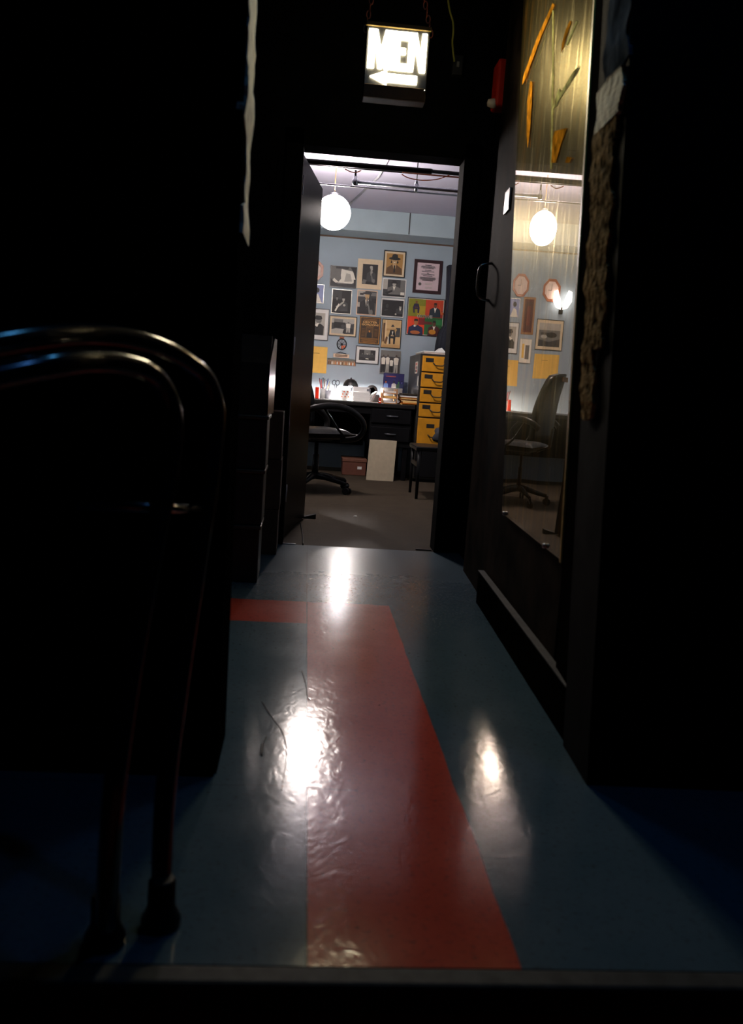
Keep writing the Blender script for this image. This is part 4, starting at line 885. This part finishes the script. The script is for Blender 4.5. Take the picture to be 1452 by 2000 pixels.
# letter tray (manila), with the folder pile to its right
tx = at(748, 785, Y=7.86).x
for i in range(3):
    t = thing('letter_tray', f'orange brown letter tray with shelves, {["bottom","middle","top"][i]} of three', 'letter tray', (tx+.08, 7.98, DZ+.045*i), 'letter trays')
    z0 = DZ+.045*i+.001
    bm = MB(); MT = mat('orange_tray', (.62, .27, .07), .45)
    bm.box((tx, 7.88, z0), (tx+.13, 8.18, z0+.005), MT); bm.box((tx, 7.88, z0), (tx+.005, 8.18, z0+.043), MT); bm.box((tx+.125, 7.88, z0), (tx+.13, 8.18, z0+.043), MT)
    bm.build('tray_body', None, t)
    tag(MB().box((tx+.01, 7.89, z0+.006), (tx+.12, 8.16, z0+.022), WHITE if i != 1 else MANILA).build('paper_stack'), f'papers lying in the {["bottom","middle","top"][i]} orange letter tray', 'papers', 'papers in the letter trays')
st = at(742, 782, Y=7.84)
t = thing('stapler', 'small red stapler at the front edge before the letter trays', 'stapler', (st.x, 7.84, DZ))
MB().box((st.x-.012, 7.81, DZ), (st.x+.012, 7.865, DZ+.012), RED, .002).build('stapler_base', None, t)
MB().box((st.x-.010, 7.81, DZ+.018), (st.x+.010, 7.865, DZ+.05), RED, .004).build('stapler_arm', None, t)
fx = at(762, 786, Y=7.84).x
fc = [MANILA, cm(214,120,30), MANILA, cm(240,214,150), cm(196,84,24), MANILA, cm(230,160,60), WHITE, cm(70,60,60), cm(60,50,36)]
fn = ['manila', 'orange', 'manila', 'cream', 'rust', 'manila', 'orange yellow', 'white', 'dark grey', 'dark brown']
stack(fx+.105, fx+.258, 7.84, 8.14, 10, .0105, lambda i, n: f'{fn[i]} folder in the pile at the right end of the desk, {word(i, n)}', m=fc, z=DZ+.0005, name='file_folder', cat='folder', group='file folders on the desk', jit=.012, seed=8)
fx0 = at(823, 690, Y=7.78).x
tag(MB().box((fx+.262, 7.9, DZ), (fx+.290, 8.2, DZ+.11), BLACKPL, .004).build('binder'), 'black binder standing between the folder pile and the file cabinet', 'binder')
# blue poster leaning
a = at(750, 728, Y=8.6); b = at(788, 766, Y=8.6)
t = thing('blue_poster', 'dark blue poster with four small painted figures standing at the back of the desk', 'poster', ((a.x+b.x)/2, 8.6, DZ))
MB().box((a.x, 8.6, DZ), (b.x, 8.606, a.z), cm(26,26,80), .001).build('board', None, t)
P = Pr(a.x+.006, b.x-.006, DZ+.03, a.z-.006, 8.5985); P.r(0,0,1,1,cm(34,32,96)); P.r(.1,.88,.6,.92,cm(140,60,60)); P.p([(0,.4),(1,.4),(1,0),(0,0)], cm(24,24,70))
for u, c_, s_ in ((.09, cm(120,150,210), cm(220,110,40)), (.50, cm(220,216,210), cm(60,40,30)), (.74, cm(60,90,70), cm(60,150,70)), (.90, cm(40,50,90), cm(90,90,150))): P.bust(u+.02, .66, .24, c_, s_)
P.b.build('print', None, t)
a = at(746, 752, Y=8.45); b = at(786, 763, Y=8.45)
tag(MB().box((a.x, 8.42, DZ), (b.x, 8.47, a.z-.02), mat('grey_card_box', (.34,.33,.32), .5), .004).build('grey_box'), 'long grey box standing in front of the blue poster', 'box')

# ------------------------------------------------------------------ yellow file cabinet
fx0 = at(823, 690, Y=7.78).x; FY0, FY1 = 7.78, 8.62; fz1 = at(823, 690, Y=7.78).z; fx1 = fx0+.44
cab = thing('file_cabinet', 'tall file cabinet with yellow drawer fronts and dark grey sides', 'file cabinet', (fx0+.22, 8.2, 0))
MB().box((fx0, FY0+.02, .03), (fx1, FY1, fz1), DGREY, .004).build('cabinet_body', None, cab)
MB().box((fx0+.02, FY0+.05, 0.0), (fx1-.02, FY1-.03, .032), BLACKPL).build('plinth', None, cab)
rows_ = [693, 725.5, 756, 785.5, 814.5, 870]
zr = [at(818, y, Y=FY0).z for y in rows_]; zr[0] = fz1-.012
for i in range(5):
    z1_, z0_ = zr[i]-.006, zr[i+1]+.006
    dr_ = MB().box((fx0+.018, FY0-.002, z0_), (fx1-.018, FY0+.022, z1_), YELLOWM, .004).build('drawer', None, cab)
    zh = z0_+(z1_-z0_)*.40
    for xx in (fx0+.082, fx0+.245):
        zc_ = z0_+(z1_-z0_)*.74
        if i == 4: zc_ = z0_+(z1_-z0_)*.72; 
        off_ = .05 if i == 4 else 0
        MB().box((xx-.036+off_, FY0-.005, zc_-.018), (xx+.036+off_, FY0-.001, zc_+.018), DGREY, .002).build('label_holder', None, dr_)
    xh = fx0+.165; zh = z0_+(z1_-z0_)*(.34 if i == 4 else .45)
    MB().tube(smooth_path([(xh-.05, FY0, zh+.012), (xh-.045, FY0-.03, zh+.008), (xh-.03, FY0-.036, zh-.006), (xh+.03, FY0-.036, zh-.006), (xh+.045, FY0-.03, zh+.008), (xh+.05, FY0, zh+.012)], 3), .005, DGREY, 8).build('handle', None, dr_)
MB().box((fx0+.018, FY0+.008, .05), (fx1-.018, FY0+.022, zr[5]-.004), BLACKPL, .003).build('shade_panel', None, cab, label='black panel put in for shade below the drawers')  # black panel added for the shade that hides the lowest drawer fronts
# stickers on the side
for (z0_, z1_, y0_, y1_, lb, nm_) in ((.995-.02, 1.08, 7.95, 8.12, 'white and red sticker sheet on the side of the file cabinet', 'sticker_sheet'), (.86, .95, 7.84, 7.90, 'small pale sticker low on the side of the file cabinet', 'sticker')):
    bm = MB(); bm.box((fx0-.002, y0_, z0_), (fx0-.0005, y1_, z1_), WH)
    if nm_ == 'sticker_sheet':
        for j in range(2):
            for k_ in range(3): bm.box((fx0-.003, y0_+.02+j*.07, z0_+.008+k_*.032), (fx0-.0022, y0_+.07+j*.07, z0_+.032+k_*.032), (cm(190,40,30), K, cm(210,120,100))[(j+k_)%3])
    tag(bm.build(nm_), lb, 'sticker')
# white tray and papers on top
t = thing('flat_box', 'shallow white box lying on top of the file cabinet', 'box', (fx0+.25, 8.1, fz1))
MB().box((fx0+.03, 7.80, fz1+.001), (fx1+.02, 8.4, fz1+.022), cm(216,200,190), .003).build('box_body', None, t)
MB().box((fx0+.025, 7.795, fz1+.016), (fx1+.025, 8.405, fz1+.026), WHITE, .002).build('lid', None, t)
tag(MB().prism([(fx0+.15, 7.85, fz1+.027), (fx0+.23, 7.85, fz1+.027), (fx0+.20, 7.9, fz1+.065)], (0, .2, .004), WHITE).build('folded_paper'), 'folded white paper on the shallow white box', 'paper')
# dark coat hanging behind the cabinet
ca = at(876, 520, Y=8.66)
t = thing('hanging_coat', 'dark blue coat hanging on the back wall above the file cabinet', 'coat', (ca.x+.05, 8.66, ca.z))
prof = [(518, 876, 892), (560, 875, 893), (600, 873, 894), (635, 868, 896), (650, 858, 897), (675, 853, 898), (686, 852, 898)]
bm = MB(); ra = []
for y_, xa_, xb_ in prof:
    A_ = at(xa_, y_, Y=8.62); B_ = at(xb_, y_, Y=8.62); ring = []
    for k in range(14):
        u = k/13; ring.append(bm.bm.verts.new((A_.x+(B_.x-A_.x)*u, 8.62-.05*math.sin(math.pi*u)-.012*math.sin(u*19+y_*.01), A_.z)))
    ra.append(ring+[bm.bm.verts.new((B_.x, 8.725, A_.z)), bm.bm.verts.new((A_.x, 8.725, A_.z))])
for A_, B_ in zip(ra, ra[1:]):
    n_ = len(A_)
    for k in range(n_): f = bm.bm.faces.new([A_[k], A_[(k+1)%n_], B_[(k+1)%n_], B_[k]]); f.smooth = True
bm.bm.faces.new(ra[0]); bm.bm.faces.new(list(reversed(ra[-1])))
bm.build('coat_cloth', mat('dark_blue_cloth', (.010, .013, .024), .8), t)
MB().tube([(ca.x+.04, 8.74, ca.z+.03), (ca.x+.04, 8.68, ca.z+.02), (ca.x+.04, 8.66, ca.z-.01)], .004, STEEL, 8).build('hook', None, t)

# black side chair with jacket
sc = at(816, 872, Y=6.55)
ch = thing('side_chair', 'black four legged chair in front of the file cabinet', 'chair', (sc.x+.22, 6.8, 0))
MB().box((sc.x-.008, 6.54, sc.z-.035), (sc.x+.44, 7.0, sc.z), BLACKPL, .010).build('seat', None, ch)
for x_, y_ in ((sc.x+.02, 6.56), (sc.x+.41, 6.56), (sc.x+.02, 6.97), (sc.x+.41, 6.97)):
    MB().tube([(x_, y_, 0), (x_, y_, sc.z-.03)], [.011, .017], BLACKPL, 12).build('leg', None, ch)
MB().box((sc.x+.41, 6.55, sc.z+.12), (sc.x+.44, 6.99, sc.z+.48), BLACKPL, .012).build('backrest', None, ch)
for y_ in (6.58, 6.96): MB().tube([(sc.x+.425, y_, sc.z-.01), (sc.x+.425, y_, sc.z+.14)], .012, BLACKPL, 10).build('back_post', None, ch)
MB().box((sc.x+.01, 6.56, sc.z-.16), (sc.x+.03, 6.97, sc.z-.13), BLACKPL, .004).build('stretcher', None, ch)
def lump(bm, c, r, m, seed, n=14):
    random.seed(seed); rings = []; ph = [random.uniform(0, 6) for _ in range(4)]
    vs = []
    for j in range(n+1):
        th = math.pi*j/n; ring = []
        for k in range(20):
            a_ = 2*math.pi*k/20
            w = 1+.10*math.sin(3*a_+ph[0]+th*2)+.07*math.sin(5*a_+ph[1]-th*4)+.05*math.sin(7*th+ph[2]+a_)
            p = Vector((r[0]*math.sin(th)*math.cos(a_)*w, r[1]*math.sin(th)*math.sin(a_)*w, -r[2]*math.cos(th)*w))
            p.z = max(p.z, -r[2]*.92)
            ring.append(bm.bm.verts.new(Vector(c)+p))
        vs.append(ring)
    for A_, B_ in zip(vs, vs[1:]):
        for k in range(20):
            try:
                f = bm.bm.faces.new([A_[k], A_[(k+1)%20], B_[(k+1)%20], B_[k]]); f.smooth = True; f.material_index = bm.mi(m)
            except ValueError: pass
bm = MB(); jx = at(868, 850, Y=6.8).x
lump(bm, (jx+.05, 6.78, sc.z+.075), (.13, .17, .08), mat('dark_bag_cloth', (.018,.02,.03), .8), 3)
tag(bm.build('dark_bag'), 'dark slumped cloth bag on the black chair seat', 'bag')
bm = MB(); lump(bm, (jx+.075, 6.86, sc.z+.30), (.085, .10, .13), mat('grey_cloth', (.30,.30,.28), .9, bump=.4), 5)
tag(bm.build('folded_jacket'), 'crumpled grey jacket piled on the dark bag beside the file cabinet', 'jacket')

# ------------------------------------------------------------------ office swivel chair
oc_ = Vector((0.10, 6.75, 0)); 
o = thing('office_chair', 'black swivel office chair with arched armrests, turned away before the desk', 'office chair', oc_, rz=math.radians(30))
LE = mat('black_leather', (.006,.005,.005), .35, var=.3, bump=.1, spec=.25)
def cp(x, y, z): return Vector((oc_.x+x, oc_.y+y, z))
# seat
bm = MB(); n = 14; sz = .455
def seatpt(u, v, top):
    x = -.23+.47*u; y = -.24+.48*v
    e = (1-abs(2*u-1)**6)*(1-abs(2*v-1)**6)
    return cp(x, y, sz+(.035*e if top else -.05*e)-(.03*max(0, u-.8)*5 if top else 0))
for top in (True, False):
    g = [[bm.bm.verts.new(seatpt(i/n, j/n, top)) for i in range(n+1)] for j in range(n+1)]
    for j in range(n):
        for i in range(n): f = bm.bm.faces.new([g[j][i], g[j][i+1], g[j+1][i+1], g[j+1][i]]); f.smooth = True
bm.build('seat', LE, o)
# backrest: curved shell at the left (chair faces right)
bm = MB(); rows2 = []
for j in range(15):
    t_ = j/14; z = sz+.06+t_*.50; wd = .235*(1-.30*max(0, t_-.45)/.55*1.0)*(1 if t_ < .93 else .86); xx = -.235-.10*t_+.03*math.sin(t_*math.pi)
    ring = []
    for k in range(13):
        u = k/12*2-1; ring.append(cp(xx+.045*(u*u)+.02, u*wd, z-.02*u*u*(t_**3)))
    for k in range(12, -1, -1):
        u = k/12*2-1; ring.append(cp(xx+.045*(u*u)-.035, u*wd, z-.02*u*u*(t_**3)))
    rows2.append([bm.bm.verts.new(p) for p in ring])
for A_, B_ in zip(rows2, rows2[1:]):
    n_ = len(A_)
    for k in range(n_): f = bm.bm.faces.new([A_[k], A_[(k+1)%n_], B_[(k+1)%n_], B_[k]]); f.smooth = True
bm.bm.faces.new(rows2[0]); bm.bm.faces.new(rows2[-1])
bk = bm.build('backrest', LE, o)
MB().box((oc_.x-.372, oc_.y-.06, sz+.50), (oc_.x-.362, oc_.y+.07, sz+.535), mat('brown_label', (.22,.09,.04), .6)).build('brown_tag', None, bk, label='brown tag on the back')
for s_ in (-1, 1):
    y_ = s_*.27
    bm = MB(); bm.tube(smooth_path([cp(-.27, y_*.85, .60), cp(-.20, y_, .645), cp(-.05, y_, .665), cp(.10, y_, .645), cp(.22, y_, .575), cp(.25, y_, .50), cp(.20, y_*.95, .43), cp(.08, y_*.8, .41)], 6), .016, LE, 12, flat=1.5)
    bm.build('armrest', None, o, label='arched black armrest')
    MB().tube([cp(-.12, y_, .655), cp(.02, y_*.95, .50), cp(.10, y_*.9, .43)], .009, BLACKPL, 10).build('arm_strut', None, o)
MB().tube([cp(-.20, 0, .42), cp(-.29, 0, .46), cp(-.30, 0, .60)], .02, BLACKPL, 12, flat=.5).build('back_bracket', None, o)
MB().tube([cp(0, 0, .10), cp(0, 0, .28), cp(0, 0, .281), cp(0, 0, .41)], [.026, .026, .016, .016], BLACKPL, 18).build('gas_column', None, o)
MB().box((oc_.x-.10, oc_.y-.08, .39), (oc_.x+.10, oc_.y+.08, .425), BLACKPL, .008).build('seat_plate', None, o)
for k in range(5):
    a_ = math.radians(-66+72*k); dx, dy = math.cos(a_), math.sin(a_); R_ = .30
    lg = MB().tube([cp(0,0,.115), cp(dx*.10, dy*.10, .112), cp(dx*R_, dy*R_, .075)], [.028, .024, .014], BLACKPL, 12).build('base_leg', None, o)
    bm = MB(); w = cp(dx*(R_+.005), dy*(R_+.005), .027)
    for q in (-.016, .016):
        c_ = w+Vector((-dy*q, dx*q, 0)); pts_a = c_-Vector((-dy, dx, 0))*.009; pts_b = c_+Vector((-dy, dx, 0))*.009
        bm.tube([pts_a, pts_b], .027, BLACKPL, 18)
    bm.tube([w+Vector((0,0,.02)), w+Vector((0,0,.05))], .012, BLACKPL, 10)
    bm.build('caster', None, lg)

# ------------------------------------------------------------------ small things on the floor
wd_ = at(588, 1012, Z=0); we = at(617, 1014, Z=0)
t = tag(MB().prism([(wd_.x-.02, we.y, 0.001), (we.x, we.y, 0.001), (we.x, we.y, .030)], (0, .045, 0)).build('door_wedge', mat('black_rubber', (.01,.01,.01), .8)), 'black rubber wedge on the floor at the open door', 'door wedge')
a = at(587, 1020, Z=0.004); b = at(592, 1064, Z=0.004)
tag(MB().tube(smooth_path([(a.x, a.y, .004), ((a.x+b.x)/2+.004, (a.y+b.y)/2, .004), (b.x, b.y, .004)], 4), .0035, BLACKPL, 8).build('floor_cable'), 'thin dark cord on the floor between the wedge and the threshold', 'cord')
a = at(550, 1062, Z=0.0); b = at(578, 1064, Z=0.0)
tag(MB().box((a.x, a.y-.008, 0.0), (b.x, a.y+.006, .005), STEEL, .001).build('threshold_strip'), 'short shiny metal strip on the floor at the left door jamb', 'metal strip')
a = at(812, 1074, Z=0.0); b = at(843, 1076, Z=0.0)
tag(MB().box((a.x, a.y-.008, 0.0), (b.x, a.y+.010, .006), BLACKPL, .001).build('dark_floor_strip'), 'dark strip on the threshold near the right door jamb', 'floor strip')
a = at(694, 1009, Z=0)
tag(MB().hexa([(a.x-.012,a.y-.01,.001),(a.x+.012,a.y-.008,.001),(a.x+.010,a.y+.012,.001),(a.x-.011,a.y+.009,.001),(a.x-.008,a.y-.007,.005),(a.x+.011,a.y-.006,.004),(a.x+.008,a.y+.009,.006),(a.x-.008,a.y+.006,.004)]).build('paper_scrap', WHITE), 'tiny white paper scrap on the office floor', 'paper scrap')

def onfloor(pts, z=.002): return [Vector((at(x, y, Z=0).x, at(x, y, Z=0).y, z)) for x, y in pts]
tag(MB().tube(smooth_path(onfloor([(512,1372), (530,1400), (552,1432), (560,1470), (554,1520), (550,1545)]), 5), .0009, BLACKPL, 6).build('thread'), 'long thin dark thread lying across the bright glare on the floor', 'thread', 'threads on the corridor floor')
tag(MB().tube(smooth_path(onfloor([(590,1312), (597,1335), (601,1362), (606,1368)]), 5), .0009, BLACKPL, 6).build('thread'), 'short dark thread lying on the floor seam above the glare', 'thread', 'threads on the corridor floor')
tag(MB().tube(smooth_path(onfloor([(521,1440), (513,1456), (511,1478)]), 5), [.001]*5+[.003]*1+[.003]*4+[.001], BLACKPL, 6).build('debris_sliver'), 'small curved dark sliver left of the bright glare on the floor', 'debris')
